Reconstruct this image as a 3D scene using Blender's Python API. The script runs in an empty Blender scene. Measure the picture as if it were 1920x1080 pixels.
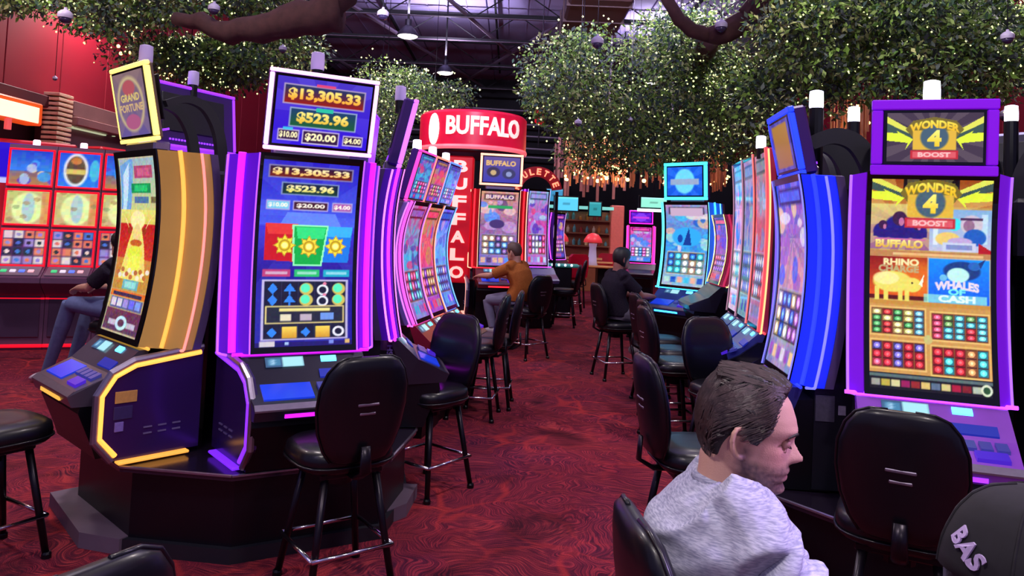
import bpy, math, random
import numpy as np
from mathutils import Vector, Matrix

# ------------------------------------------------------------ camera, world, lights, exposure
sc = bpy.context.scene
COL = sc.collection
PITCH, ROLL = .0486, .042
cam_d = bpy.data.cameras.new('camera'); cam = bpy.data.objects.new('camera', cam_d); COL.objects.link(cam)
cam_d.sensor_width = 36; cam_d.lens = 1400 * 36 / 1920; cam_d.shift_y = -180 / 1920
cam_d.clip_start = .05; cam_d.clip_end = 200
cam.matrix_world = Matrix.Translation((0, 0, 1.65)) @ Matrix.Rotation(math.pi / 2 + PITCH, 4, 'X') @ Matrix.Rotation(ROLL, 4, 'Z')
sc.camera = cam
sc.view_settings.view_transform = 'Standard'; sc.view_settings.look = 'None'
sc.view_settings.exposure = 0; sc.view_settings.gamma = 1; sc.view_settings.use_curve_mapping = False
w = bpy.data.worlds.new('world'); sc.world = w; w.use_nodes = True
w.node_tree.nodes['Background'].inputs[0].default_value = (.42, .36, .9, 1)
w.node_tree.nodes['Background'].inputs[1].default_value = .38
sc.cycles.max_bounces = 5; sc.cycles.diffuse_bounces = 3; sc.cycles.glossy_bounces = 2
sc.cycles.sample_clamp_indirect = 4; sc.cycles.use_denoising = True
sc.cycles.caustics_reflective = False; sc.cycles.caustics_refractive = False

LAMPS = [(-2.1, 14, 5.2), (-1.75, 18, 5.35), (3.6, 19.5, 5.6), (-2.5, 9.5, 5.3), (2.4, 9.5, 5.3), (-2.6, 4.6, 5.3), (1.9, 4.8, 5.3),
         (-1.6, .4, 5.3), (1.8, .6, 5.3), (3.2, 14.5, 5.4), (-6, 6, 5.3), (-6, 11, 5.3), (6, 7, 5.3), (0, -4, 5.3)]
LAMP_POWER = 420
def lamp_light(x, y, z):
    d = bpy.data.lights.new('pendant_glow', 'SPOT'); d.energy = LAMP_POWER * (.9 if y > 13 else 1.15); d.spot_size = 2.5; d.spot_blend = .6
    d.shadow_soft_size = .2; d.color = (1, .88, .86)
    u = bpy.data.lights.new('added_uplight', 'SPOT'); u.energy = 620 if y > 13 else 150; u.spot_size = 2.7; u.spot_blend = 1; u.shadow_soft_size = .15; u.color = (.78, .7, 1)  # upward spot added above each lamp to brighten the roof deck
    q = bpy.data.objects.new('added_uplight', u); q.location = (x, y, z + .42); q.rotation_euler = (math.pi, 0, 0); COL.objects.link(q)
    o = bpy.data.objects.new('pendant_glow', d); o.location = (x, y, z - .06); COL.objects.link(o)
for L in LAMPS: lamp_light(*L)
def added_wash(loc, aim, energy, col, size=1.5):
    d = bpy.data.lights.new('added_wash', 'SPOT'); d.energy = energy; d.spot_size = size; d.spot_blend = .8; d.shadow_soft_size = .25; d.color = col
    o = bpy.data.objects.new('added_wash', d); o.location = loc; COL.objects.link(o)
    o.rotation_euler = (Vector(aim) - Vector(loc)).to_track_quat('-Z', 'Y').to_euler()
for x in (-4.5, 0, 4.5): added_wash((x, 5.2, 5.2), (x * .7, 15, 7.4), 2400, (.72, .66, 1), 1.7)  # violet spots added out of view to lift the roof deck
added_wash((.6, -.6, 4.9), (4.2, 8, 4.0), 330, (1, .95, .85), .95)  # added spot that brightens the leaves over the lightning machine
added_wash((-.6, -.2, 4.9), (-3.4, 8.2, 4.2), 260, (1, .95, .85), .9)  # added spot that brightens the leaves over the gold machine
added_wash((2.4, 13.2, 4.4), (1.5, 19.5, 1.4), 420, (1, .72, .55), 1.1)  # warm spot added because the roulette corner came out too dark
added_wash((4.2, .6, 4.6), (.62, 1.6, 1.25), 1300, (.62, .42, 1), .34)  # purple spot added for the man's face, standing in for machine glow
added_wash((-3.6, -.5, 4.6), (-1.2, 3.6, 1.2), 60, (.5, .36, 1), 1.0)  # weak purple spot added to tint the jackpot machine's bank
added_wash((-4.2, 6.5, 4.9), (-6.7, 9.5, 3.6), 230, (1, .8, .8), 2.0)  # added spot that brightens the red wall behind the counter
added_wash((5.5, 5.5, 5.0), (8.2, 8.5, 3.2), 300, (1, .8, .8), 2.0)  # added spot that brightens the opposite red wall

# ------------------------------------------------------------ helpers
R = math.radians
rnd = random.Random(7)
def lin(c):
    c = np.asarray(c, float) / 255.
    return np.where(c <= .04045, c / 12.92, ((c + .055) / 1.055) ** 2.4)

MATS = {}
def mat(name, col, rough=.5, metal=0., emit=0., ecol=None, noise=0., nscale=20., bump=0., spec=.5, coat=0., attr=None, sample=True):
    if name in MATS: return MATS[name]
    m = bpy.data.materials.new(name); m.use_nodes = True
    nt = m.node_tree; b = nt.nodes['Principled BSDF']
    c = (*lin(col), 1)
    b.inputs['Base Color'].default_value = c
    b.inputs['Roughness'].default_value = rough; b.inputs['Metallic'].default_value = metal
    b.inputs['Specular IOR Level'].default_value = spec
    if coat: b.inputs['Coat Weight'].default_value = coat; b.inputs['Coat Roughness'].default_value = .15
    tc = nt.nodes.new('ShaderNodeTexCoord')
    src = None
    if attr:
        a = nt.nodes.new('ShaderNodeAttribute'); a.attribute_name = attr; src = a.outputs['Color']
        nt.links.new(src, b.inputs['Base Color'])
    if noise or bump:
        n = nt.nodes.new('ShaderNodeTexNoise'); n.inputs['Scale'].default_value = nscale; n.inputs['Detail'].default_value = 4
        nt.links.new(tc.outputs['Object'], n.inputs['Vector'])
        if noise:
            mx = nt.nodes.new('ShaderNodeMix'); mx.data_type = 'RGBA'; mx.blend_type = 'MULTIPLY'; mx.inputs[0].default_value = 1
            rp = nt.nodes.new('ShaderNodeMapRange'); rp.inputs[3].default_value = 1 - noise; rp.inputs[4].default_value = 1 + noise
            nt.links.new(n.outputs['Fac'], rp.inputs[0])
            if src: nt.links.new(src, mx.inputs[6])
            else: mx.inputs[6].default_value = c
            nt.links.new(rp.outputs[0], mx.inputs[7])
            nt.links.new(mx.outputs[2], b.inputs['Base Color'])
        if bump:
            bp = nt.nodes.new('ShaderNodeBump'); bp.inputs['Strength'].default_value = bump; bp.inputs['Distance'].default_value = .01
            nt.links.new(n.outputs['Fac'], bp.inputs['Height']); nt.links.new(bp.outputs[0], b.inputs['Normal'])
    if emit:
        b.inputs['Emission Color'].default_value = (*lin(ecol if ecol is not None else col), 1)
        b.inputs['Emission Strength'].default_value = emit
        if not sample: m.cycles.emission_sampling = 'NONE'
    MATS[name] = m
    return m
def glow(name, col, s=3., sample=True):
    return mat('glow_' + name, col, .4, emit=s, sample=sample)
def screen_mat():
    if 'screen' in MATS: return MATS['screen']
    m = bpy.data.materials.new('screen'); m.use_nodes = True; nt = m.node_tree; b = nt.nodes['Principled BSDF']
    b.inputs['Base Color'].default_value = (.01, .01, .012, 1); b.inputs['Roughness'].default_value = .12
    a = nt.nodes.new('ShaderNodeAttribute'); a.attribute_name = 'picture'
    nt.links.new(a.outputs['Color'], b.inputs['Emission Color']); b.inputs['Emission Strength'].default_value = 1.12
    m.cycles.emission_sampling = 'NONE'
    MATS['screen'] = m; return m

class MB:
    def __init__(s): s.v = []; s.f = []
    def add(s, vs, fs, M=None):
        k = len(s.v)
        if M is not None: vs = [tuple(M @ Vector(p)) for p in vs]
        s.v += [tuple(p) for p in vs]; s.f += [tuple(i + k for i in f) for f in fs]
        return s
    def box(s, c, d, b=.0, M=None, rz=0, rx=0):
        hx, hy, hz = d[0] / 2, d[1] / 2, d[2] / 2
        T = Matrix.Translation(c) @ Matrix.Rotation(rz, 4, 'Z') @ Matrix.Rotation(rx, 4, 'X')
        if M is not None: T = M @ T
        b = min(b, hx * .9, hy * .9, hz * .9)
        if b <= 0:
            vs = [(x * hx, y * hy, z * hz) for x in (-1, 1) for y in (-1, 1) for z in (-1, 1)]
            return s.add(vs, [(0, 1, 3, 2), (4, 6, 7, 5), (0, 4, 5, 1), (2, 3, 7, 6), (0, 2, 6, 4), (1, 5, 7, 3)], T)
        vs = []; idx = {}
        for x in (-1, 1):
            for y in (-1, 1):
                for z in (-1, 1):
                    for a in range(3):
                        p = [x * (hx - b), y * (hy - b), z * (hz - b)]
                        p[a] = (x * hx, y * hy, z * hz)[a]
                        idx[(x, y, z, a)] = len(vs); vs.append(p)
        fs = []
        S4 = [(-1, -1), (1, -1), (1, 1), (-1, 1)]
        for sg in (-1, 1):
            fs.append([idx[(sg, p, q, 0)] for p, q in S4][::sg])
            fs.append([idx[(p, sg, q, 1)] for p, q in S4][::-sg])
            fs.append([idx[(p, q, sg, 2)] for p, q in S4][::sg])
        for p in (-1, 1):
            for q in (-1, 1):
                fs.append([idx[(p, q, -1, 0)], idx[(p, q, 1, 0)], idx[(p, q, 1, 1)], idx[(p, q, -1, 1)]][::-p * q])
                fs.append([idx[(p, -1, q, 0)], idx[(p, 1, q, 0)], idx[(p, 1, q, 2)], idx[(p, -1, q, 2)]][::p * q])
                fs.append([idx[(-1, p, q, 1)], idx[(1, p, q, 1)], idx[(1, p, q, 2)], idx[(-1, p, q, 2)]][::-p * q])
                for r in (-1, 1): fs.append([idx[(p, q, r, 0)], idx[(p, q, r, 1)], idx[(p, q, r, 2)]][::p * q * r])
        return s.add(vs, fs, T)
    def tube(s, pts, r, n=8, closed=False, flat=1., M=None):
        P = [Vector(p) for p in pts]; N = len(P); vs = []; fs = []
        rr = r if isinstance(r, (list, tuple)) else [r] * N
        up0 = None
        for i, p in enumerate(P):
            a = P[(i - 1) % N] if (closed or i > 0) else p
            b = P[(i + 1) % N] if (closed or i < N - 1) else p
            t = (b - a).normalized()
            if up0 is None:
                up0 = Vector((0, 0, 1)) if abs(t.z) < .9 else Vector((1, 0, 0))
            u = (up0 - t * up0.dot(t)).normalized(); up0 = u; v = t.cross(u)
            for k in range(n):
                an = 2 * math.pi * k / n
                vs.append(p + u * math.cos(an) * rr[i] * flat + v * math.sin(an) * rr[i])
        for i in range(N if closed else N - 1):
            j = (i + 1) % N
            for k in range(n):
                l = (k + 1) % n
                fs.append((i * n + k, i * n + l, j * n + l, j * n + k))
        if not closed:
            fs.append(tuple(range(n))[::-1]); fs.append(tuple((N - 1) * n + k for k in range(n)))
        return s.add(vs, fs, M)
    def lathe(s, prof, n=16, c=(0, 0, 0), M=None):
        vs = []; fs = []
        for r, z in prof:
            for k in range(n):
                a = 2 * math.pi * k / n; vs.append((c[0] + r * math.cos(a), c[1] + r * math.sin(a), c[2] + z))
        for i in range(len(prof) - 1):
            for k in range(n):
                l = (k + 1) % n; fs.append((i * n + k, i * n + l, (i + 1) * n + l, (i + 1) * n + k))
        fs.append(tuple(range(n))[::-1]); fs.append(tuple((len(prof) - 1) * n + k for k in range(n)))
        return s.add(vs, fs, M)
    def prism(s, poly, z0, z1, M=None):
        n = len(poly); vs = [(x, y, z0) for x, y in poly] + [(x, y, z1) for x, y in poly]
        fs = [tuple(range(n))[::-1], tuple(range(n, 2 * n))] + [(i, (i + 1) % n, n + (i + 1) % n, n + i) for i in range(n)]
        return s.add(vs, fs, M)
    def rings(s, rings, cap=True, M=None):
        n = len(rings[0]); vs = [p for r in rings for p in r]; fs = []
        for i in range(len(rings) - 1):
            for k in range(n):
                l = (k + 1) % n; fs.append((i * n + k, i * n + l, (i + 1) * n + l, (i + 1) * n + k))
        if cap: fs.append(tuple(range(n))[::-1]); fs.append(tuple((len(rings) - 1) * n + k for k in range(n)))
        return s.add(vs, fs, M)
    def grid(s, nx, ny, fn, M=None):
        vs = [fn(i / nx, j / ny) for j in range(ny + 1) for i in range(nx + 1)]
        fs = [(j * (nx + 1) + i, j * (nx + 1) + i + 1, (j + 1) * (nx + 1) + i + 1, (j + 1) * (nx + 1) + i) for j in range(ny) for i in range(nx)]
        return s.add(vs, fs, M)
    def ell(s, c, r, n=12, m=8, M=None):
        rs = []
        for j in range(1, m):
            t = math.pi * j / m
            rs.append([(c[0] + r[0] * math.sin(t) * math.cos(2 * math.pi * k / n), c[1] + r[1] * math.sin(t) * math.sin(2 * math.pi * k / n), c[2] - r[2] * math.cos(t)) for k in range(n)])
        return s.rings(rs, True, M)

def obj(name, mb, m, parent=None, smooth=False, angle=None):
    me = bpy.data.meshes.new(name)
    if isinstance(mb, MB): me.from_pydata(mb.v, [], mb.f)
    else: me = mb; me.name = name
    me.validate()
    for k in (m if isinstance(m, (list, tuple)) else [m]): me.materials.append(k)
    if smooth or angle:
        me.shade_smooth()
        if angle: me.set_sharp_from_angle(angle=R(angle))
    o = bpy.data.objects.new(name, me); COL.objects.link(o)
    if parent is not None: o.parent = parent
    return o
def tag(o, label=None, cat=None, group=None, kind=None):
    if label: o['label'] = label
    if cat: o['category'] = cat
    if group: o['group'] = group
    if kind: o['kind'] = kind
    return o
def thing(name, label, cat, loc=(0, 0, 0), rz=0, group=None):
    o = bpy.data.objects.new(name, None); COL.objects.link(o); o.empty_display_size = .1
    o.location = loc; o.rotation_euler = (0, 0, rz)
    return tag(o, label, cat, group)
def dup(root, loc, rz, label, group=None):
    def cp(o, par):
        c = o.copy(); COL.objects.link(c); c.parent = par
        for ch in o.children: cp(ch, c)
        return c
    r = cp(root, None); r.location = loc; r.rotation_euler = (0, 0, rz); r['label'] = label
    if group: r['group'] = group
    return r

# ------------------------------------------------------------ lettering (built-in font as triangles)
_tx = {}
def text_tris(s, bold=.02):
    if (s, bold) in _tx: return _tx[(s, bold)]
    cu = bpy.data.curves.new('t', 'FONT'); cu.body = s; cu.offset = bold; cu.resolution_u = 3
    o = bpy.data.objects.new('t', cu); COL.objects.link(o)
    bpy.context.view_layer.update()
    dg = bpy.context.evaluated_depsgraph_get(); me = o.evaluated_get(dg).to_mesh()
    me.calc_loop_triangles()
    V = np.array([v.co[:2] for v in me.vertices]) if len(me.vertices) else np.zeros((0, 2))
    T = np.array([t.vertices[:] for t in me.loop_triangles], int).reshape(-1, 3)
    o.evaluated_get(dg).to_mesh_clear()
    bpy.data.objects.remove(o); bpy.data.curves.remove(cu)
    _tx[(s, bold)] = (V, T); return V, T
def solid_text(mb, s, height, depth, fn, bold=.02, width=None):
    """extruded letters; fn maps (x,y,d) of the flat lettering (centred) to a point"""
    V, T = text_tris(s, bold)
    if not len(V): return
    lo, hi = V.min(0), V.max(0); k = height / (hi[1] - lo[1]); kx = k if width is None else width / (hi[0] - lo[0])
    P = (V - (lo + hi) / 2) * (kx, k)
    n = len(P)
    vs = [fn(x, y, 0) for x, y in P] + [fn(x, y, depth) for x, y in P]
    fs = [tuple(t) for t in T] + [tuple(t[::-1] + n) for t in T]
    cnt = {}
    for t in T:
        for a, b in ((t[0], t[1]), (t[1], t[2]), (t[2], t[0])): cnt[(a, b)] = 1
    for (a, b) in cnt:
        if (b, a) not in cnt: fs.append((b, a, a + n, b + n))
    mb.add(vs, fs)

# ------------------------------------------------------------ pictures shown on the game screens: drawn into a colour per grid vertex
class Pic:
    def __init__(s, w, h, c=(10, 10, 20)):
        s.w, s.h = w, h; s.a = np.zeros((h, w, 3)); s.a[:] = c
        s.Y, s.X = np.mgrid[0:h, 0:w]; s.U = (s.X + .5) / w; s.V = (s.Y + .5) / h
    def blend(s, m, c, al=1.):
        m = np.clip(m, 0, 1)[..., None] * al; s.a = s.a * (1 - m) + np.asarray(c, float) * m; return s
    def rect(s, x0, y0, x1, y1, c, c2=None, al=1.):
        ex, ey = .5 / s.w, .5 / s.h
        m = np.clip((s.U - x0) / (2 * ex) + .5, 0, 1) * np.clip((x1 - s.U) / (2 * ex) + .5, 0, 1) * np.clip((s.V - y0) / (2 * ey) + .5, 0, 1) * np.clip((y1 - s.V) / (2 * ey) + .5, 0, 1)
        if c2 is None: return s.blend(m, c, al)
        t = np.clip((s.V - y0) / (y1 - y0), 0, 1)[..., None]
        return s.blend(m, np.asarray(c, float) * (1 - t) + np.asarray(c2, float) * t, al)
    def frame(s, x0, y0, x1, y1, c, t=.012):
        ta = t * s.w / s.h
        s.rect(x0, y0, x1, y0 + ta, c).rect(x0, y1 - ta, x1, y1, c).rect(x0, y0, x0 + t, y1, c).rect(x1 - t, y0, x1, y1, c); return s
    def ell(s, x, y, rx, ry, c, al=1., soft=.15):
        d = np.sqrt(((s.U - x) / rx) ** 2 + ((s.V - y) / ry) ** 2); return s.blend((1 - d) / soft + .5, c, al)
    def ring(s, x, y, rx, ry, c, t=.2):
        d = np.sqrt(((s.U - x) / rx) ** 2 + ((s.V - y) / ry) ** 2); return s.blend((t - abs(d - 1)) / .15 + .5, c)
    def poly(s, pts, c, al=1.):
        m = np.zeros((s.h, s.w), bool); n = len(pts)
        for i in range(n):
            x0, y0 = pts[i]; x1, y1 = pts[(i + 1) % n]
            if y0 == y1: continue
            cond = (s.V >= min(y0, y1)) & (s.V < max(y0, y1)) & (s.U < (x1 - x0) * (s.V - y0) / (y1 - y0) + x0)
            m ^= cond
        return s.blend(m.astype(float), c, al)
    def star(s, x, y, r, c, n=8, k=.65):
        pts = []
        for i in range(2 * n):
            a = math.pi * i / n; q = r if i % 2 == 0 else r * k
            pts.append((x + q * math.cos(a), y + q * math.sin(a) * s.w / s.h))
        return s.poly(pts, c)
    def text(s, t, x, y, hgt, c, width=None, bold=.03, arc=0., c2=None):
        V, T = text_tris(t, bold)
        if not len(V): return s
        lo, hi = V.min(0), V.max(0); k = hgt * s.h / (hi[1] - lo[1]); kx = k if width is None else width * s.w / (hi[0] - lo[0])
        P = (V - (lo + hi) / 2) * (kx, -k)
        if arc:
            hw = (hi[0] - lo[0]) * kx / 2
            P[:, 1] += arc * s.h * (P[:, 0] / hw) ** 2
        SS = 3
        P = (P + (x * s.w, y * s.h)) * SS
        H, W = s.h * SS, s.w * SS
        m = np.zeros((H, W), np.float32)
        for a, b, d in P[T]:
            x0, x1 = int(max(0, min(a[0], b[0], d[0]))), int(min(W - 1, max(a[0], b[0], d[0]))) + 1
            y0, y1 = int(max(0, min(a[1], b[1], d[1]))), int(min(H - 1, max(a[1], b[1], d[1]))) + 1
            if x1 <= x0 or y1 <= y0: continue
            yy, xx = np.mgrid[y0:y1, x0:x1]; xx = xx + .5; yy = yy + .5
            e = lambda p, q: (q[0] - p[0]) * (yy - p[1]) - (q[1] - p[1]) * (xx - p[0])
            e1, e2, e3 = e(a, b), e(b, d), e(d, a)
            m[y0:y1, x0:x1][((e1 >= 0) & (e2 >= 0) & (e3 >= 0)) | ((e1 <= 0) & (e2 <= 0) & (e3 <= 0))] = 1
        m = m.reshape(s.h, SS, s.w, SS).mean((1, 3))
        if c2 is not None:
            tt = np.clip((s.V - (y - hgt / 2)) / hgt, 0, 1)[..., None]
            return s.blend(m, np.asarray(c, float) * (1 - tt) + np.asarray(c2, float) * tt)
        return s.blend(m, c)
    def rays(s, x, y, n, c, al=.3):
        a = np.arctan2((s.V - y) * s.h, (s.U - x) * s.w); return s.blend((np.sin(a * n) > 0).astype(float), c, al)
    def noise(s, amp, seed=1, cell=3):
        g = np.random.RandomState(seed).rand(s.h // cell + 2, s.w // cell + 2, 3) - .5
        g = np.kron(g, np.ones((cell, cell, 1)))[:s.h, :s.w]; s.a = np.clip(s.a + g * amp, 0, 255); return s

def screen(name, pic, parent, fn):
    """grid surface that glows with the picture; fn(u,v) with v=0 at the top"""
    nx, ny = pic.w - 1, pic.h - 1
    mb = MB(); mb.grid(nx, ny, lambda u, v: fn(u, v))
    mb.f = [f[::-1] for f in mb.f]
    o = obj(name, mb, screen_mat(), parent)
    a = o.data.color_attributes.new('picture', 'FLOAT_COLOR', 'POINT')
    c = np.ones((len(mb.v), 4), np.float32); c[:, :3] = lin(pic.a.reshape(-1, 3))
    a.data.foreach_set('color', c.ravel())
    return o
# ------------------------------------------------------------ pictures
GOLD = (255, 226, 110); CREAM = (255, 240, 190)
def pic_jackpot_main():
    p = Pic(130, 240, (30, 22, 150))
    p.rect(0, 0, 1, .36, (40, 30, 190), (70, 90, 235)).rect(0, .36, 1, .6, (60, 60, 225), (40, 20, 150)).rays(.5, .3, 10, (110, 140, 255), .15)
    p.rect(.06, .025, .94, .095, (130, 120, 170)).rect(.075, .032, .925, .088, (40, 20, 60), (120, 30, 20)); p.text('$13,305.33', .5, .06, .042, CREAM, .8, .05, c2=(250, 190, 90))
    p.rect(.2, .115, .8, .185, (120, 140, 190)).rect(.215, .122, .785, .178, (20, 30, 70), (20, 60, 50)); p.text('$523.96', .5, .15, .042, CREAM, .5, .05, c2=(230, 220, 100))
    for x0, x1, t, c in ((.06, .3, '$10.00', (120, 200, 235)), (.33, .7, '$20.00', (60, 20, 40)), (.74, .96, '$4.00', (170, 90, 170))):
        p.rect(x0, .215, x1, .268, (170, 160, 220)).rect(x0 + .012, .222, x1 - .012, .261, c); p.text(t, (x0 + x1) / 2, .242, .026, (255, 245, 230), (x1 - x0) * .8, .04)
    p.poly([(.2, .36), (.28, .28), (.78, .28), (.86, .36)], (110, 150, 255), .7)
    p.rect(.0, .35, 1, .56, (60, 40, 200), (50, 20, 150), .4)
    p.poly([(.07, .34), (.4, .34), (.4, .55), (.07, .54)], (200, 20, 30)).poly([(.07, .34), (.4, .34), (.38, .4), (.1, .4)], (240, 70, 60), .7)
    p.poly([(.62, .35), (.98, .35), (.94, .55), (.62, .55)], (25, 120, 230)).poly([(.66, .35), (.98, .35), (.96, .41), (.66, .41)], (70, 200, 250), .7)
    p.poly([(.34, .345), (.72, .345), (.66, .57), (.36, .57)], (150, 255, 190)).poly([(.36, .353), (.7, .353), (.645, .562), (.378, .562)], (10, 170, 70)).poly([(.38, .36), (.69, .36), (.67, .42), (.4, .42)], (60, 235, 140), .8)
    for x, y in ((.27, .46), (.52, .465), (.8, .46)):
        p.star(x, y, .115, (190, 150, 30)); p.star(x, y, .1, (250, 225, 60)); p.ring(x, y, .05, .027, (190, 150, 20), .2); p.ell(x, y, .03, .016, (255, 250, 150))
    for x0, x1, c in ((.06, .34, (190, 60, 120)), (.38, .64, (40, 190, 110)), (.68, .96, (30, 170, 200))):
        p.rect(x0, .59, x1, .63, c); p.rect(x0 + .03, .602, x1 - .03, .617, (220, 240, 250), al=.6)
    p.rect(.06, .645, .95, .965, (190, 180, 225)).rect(.085, .655, .925, .957, (22, 24, 52))
    cols = [.17, .34, .51, .68, .85]
    for x in cols: p.rect(x - .083, .655, x - .08, .957, (60, 60, 110))
    for r, y in enumerate((.695, .755)):
        p.poly([(.17, y - .03), (.22, y), (.17, y + .03), (.12, y)], (50, 130, 240)); p.poly([(.34, y - .03), (.4, y + .012), (.28, y + .012)], (50, 130, 240)); p.rect(.33, y + .005, .35, y + .03, (50, 130, 240))
        for x in (.51, .85): p.ell(x, y, .07, .032, (210, 190, 90)); p.ell(x - .01, y - .004, .048, .024, (90, 240, 190))
        p.ring(.68, y + .006, .05, .024, (235, 235, 250), .22); p.ell(.7, y - .028, .02, .008, (230, 130, 160))
    for i, x in enumerate(cols):
        y = .925
        if i in (0, 2): p.poly([(x, y - .025), (x + .05, y), (x, y + .025), (x - .05, y)], (50, 130, 240))
        elif i == 4: p.ring(x, y, .05, .022, (235, 235, 250), .25)
        else: p.rect(x - .07, y - .03, x + .08, y + .03, (250, 215, 90), (210, 150, 40))
    p.rect(.1, .785, .91, .88, (220, 200, 130)).rect(.115, .792, .895, .873, (36, 38, 58))
    p.rect(.24, .798, .76, .815, (240, 225, 140)).rect(.25, .83, .36, .865, (230, 220, 190)).rect(.45, .83, .57, .865, (190, 170, 190)).rect(.66, .825, .8, .862, (110, 150, 230))
    p.rect(0, .975, 1, 1, (30, 20, 110)); p.rect(.05, .968, .2, .996, (210, 200, 210)).rect(.3, .975, .34, .99, (160, 190, 240)).rect(.75, .97, .8, .99, (120, 140, 230)).rect(.92, .968, .97, .99, (220, 180, 110))
    return p.noise(10, 3)
def pic_jackpot_top():
    p = Pic(150, 98, (45, 25, 190))
    p.rect(0, 0, 1, 1, (70, 50, 190), (45, 15, 215)).rays(.5, .5, 8, (110, 100, 240), .25)
    p.rect(.07, .1, .93, .4, (170, 150, 190)).rect(.085, .12, .915, .38, (30, 50, 100), (150, 25, 20)); p.text('$13,305.33', .5, .25, .19, (255, 235, 130), .76, .05, c2=(255, 160, 40)); p.rect(.4, .07, .6, .11, (220, 70, 120))
    p.rect(.15, .44, .86, .73, (140, 160, 200)).rect(.165, .46, .845, .71, (25, 60, 110), (20, 90, 50)); p.text('$523.96', .5, .585, .18, (255, 240, 140), .55, .05, c2=(230, 180, 50)); p.rect(.42, .42, .6, .48, (40, 190, 160))
    for x0, x1, y0, y1, t in ((.05, .27, .77, .94, '$10.00'), (.3, .69, .76, .97, '$20.00'), (.73, .95, .79, .95, '$4.00')):
        p.rect(x0, y0, x1, y1, (190, 175, 220)).rect(x0 + .012, y0 + .02, x1 - .012, y1 - .02, (50, 25, 70)); p.text(t, (x0 + x1) / 2, (y0 + y1) / 2, (y1 - y0) * .6, (255, 245, 190), (x1 - x0) * .84, .04)
    p.rect(.1, .74, .2, .78, (60, 190, 230))
    return p
def wonder_logo(p, x, y, k):
    """gold arch with the word, the figure in a window and a red banner"""
    a = p.w / p.h
    p.poly([(x - .27 * k, y - .06 * k * a), (x - .2 * k, y - .15 * k * a), (x, y - .19 * k * a), (x + .2 * k, y - .15 * k * a), (x + .27 * k, y - .06 * k * a), (x + .2 * k, y + .02 * k * a), (x - .2 * k, y + .02 * k * a)], (120, 105, 40))
    p.rect(x - .2 * k, y - .05 * k * a, x + .2 * k, y + .15 * k * a, (225, 180, 60)).ell(x, y + .02 * k * a, .13 * k, .13 * k * a, (70, 95, 115))
    p.text('WONDER', x, y - .115 * k * a, .085 * k * a, (250, 235, 90), .46 * k, .05, arc=.05 * k * a, c2=(240, 190, 40))
    p.text('4', x, y + .03 * k * a, .17 * k * a, (255, 245, 130), .13 * k, .05, c2=(240, 200, 40))
    p.rect(x - .22 * k, y + .155 * k * a, x + .22 * k, y + .245 * k * a, (190, 40, 50)).rect(x - .2 * k, y + .17 * k * a, x + .2 * k, y + .232 * k * a, (220, 90, 100))
    p.text('BOOST', x, y + .2 * k * a, .05 * k * a, (255, 190, 190), .3 * k, .04)
def bolts(p, x, y, dx, dy, k):
    for s in (-1, 1):
        f = lambda pts: [(x + s * px, y + py) for px, py in pts]
        p.poly(f([(.2, dy * .55), (dx, -dy * .55), (dx, -dy * .1), (.2, dy * .8)]), (225, 225, 90))
        p.poly(f([(.2, dy * .8), (dx, -dy * .1), (dx, dy * .45), (.25, dy * 1.)]), (60, 85, 80))
        p.poly(f([(.22, dy * 1.), (.8 * dx, dy * .42), (.75 * dx, dy * .6), (dx, dy * .55), (dx, dy * 1.1), (.55 * dx, dy * 1.25), (.6 * dx, dy * 1.7)]), (225, 240, 60))
def pic_wonder_top():
    p = Pic(150, 86, (66, 52, 70)); p.rays(.5, .5, 14, (110, 95, 105), .5)
    bolts(p, .5, .24, .5, .3, 1); wonder_logo(p, .5, .46, 1.12)
    return p
def animal(p, x, y, k, c, c2):
    a = p.w / p.h
    p.ell(x, y, .3 * k, .16 * k * a, c).ell(x + .3 * k, y + .04 * k * a, .14 * k, .11 * k * a, c).ell(x - .1 * k, y - .05 * k * a, .2 * k, .1 * k * a, c2, .7)
    for dx in (-.24, -.1, .12, .22): p.rect(x + dx * k - .035 * k, y + .08 * k * a, x + dx * k + .035 * k, y + .3 * k * a, c)
    p.poly([(x + .4 * k, y + .02 * k * a), (x + .48 * k, y - .14 * k * a), (x + .45 * k, y + .06 * k * a)], (255, 250, 220)); p.ell(x + .3 * k, y + .01 * k * a, .015 * k, .015 * k * a, (40, 30, 20))
def reels(p, x0, y0, x1, y1, nx, ny, pal, seed, bg=(60, 15, 20), frame=(235, 190, 110)):
    r = random.Random(seed); p.rect(x0, y0, x1, y1, frame).rect(x0 + .012, y0 + .008, x1 - .012, y1 - .008, (150, 95, 45))
    w_, h_ = (x1 - x0 - .03) / nx, (y1 - y0 - .025) / ny
    for i in range(nx):
        c = r.choice(pal); xx = x0 + .015 + i * w_
        p.rect(xx + .004, y0 + .012, xx + w_ - .004, y1 - .012, bg)
        for j in range(ny):
            if r.random() < .4: c = r.choice(pal)
            yy = y0 + .0125 + j * h_; d = np.asarray(c, float)
            p.rect(xx + .006, yy + h_ * .06, xx + w_ - .006, yy + h_ * .94, d * .75); p.ell(xx + w_ / 2, yy + h_ / 2, w_ * .3, h_ * .34, np.minimum(d * 1.3 + 30, 255)); p.ell(xx + w_ * .5, yy + h_ * .5, w_ * .12, h_ * .16, np.minimum(d * 1.7 + 70, 255))
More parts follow.
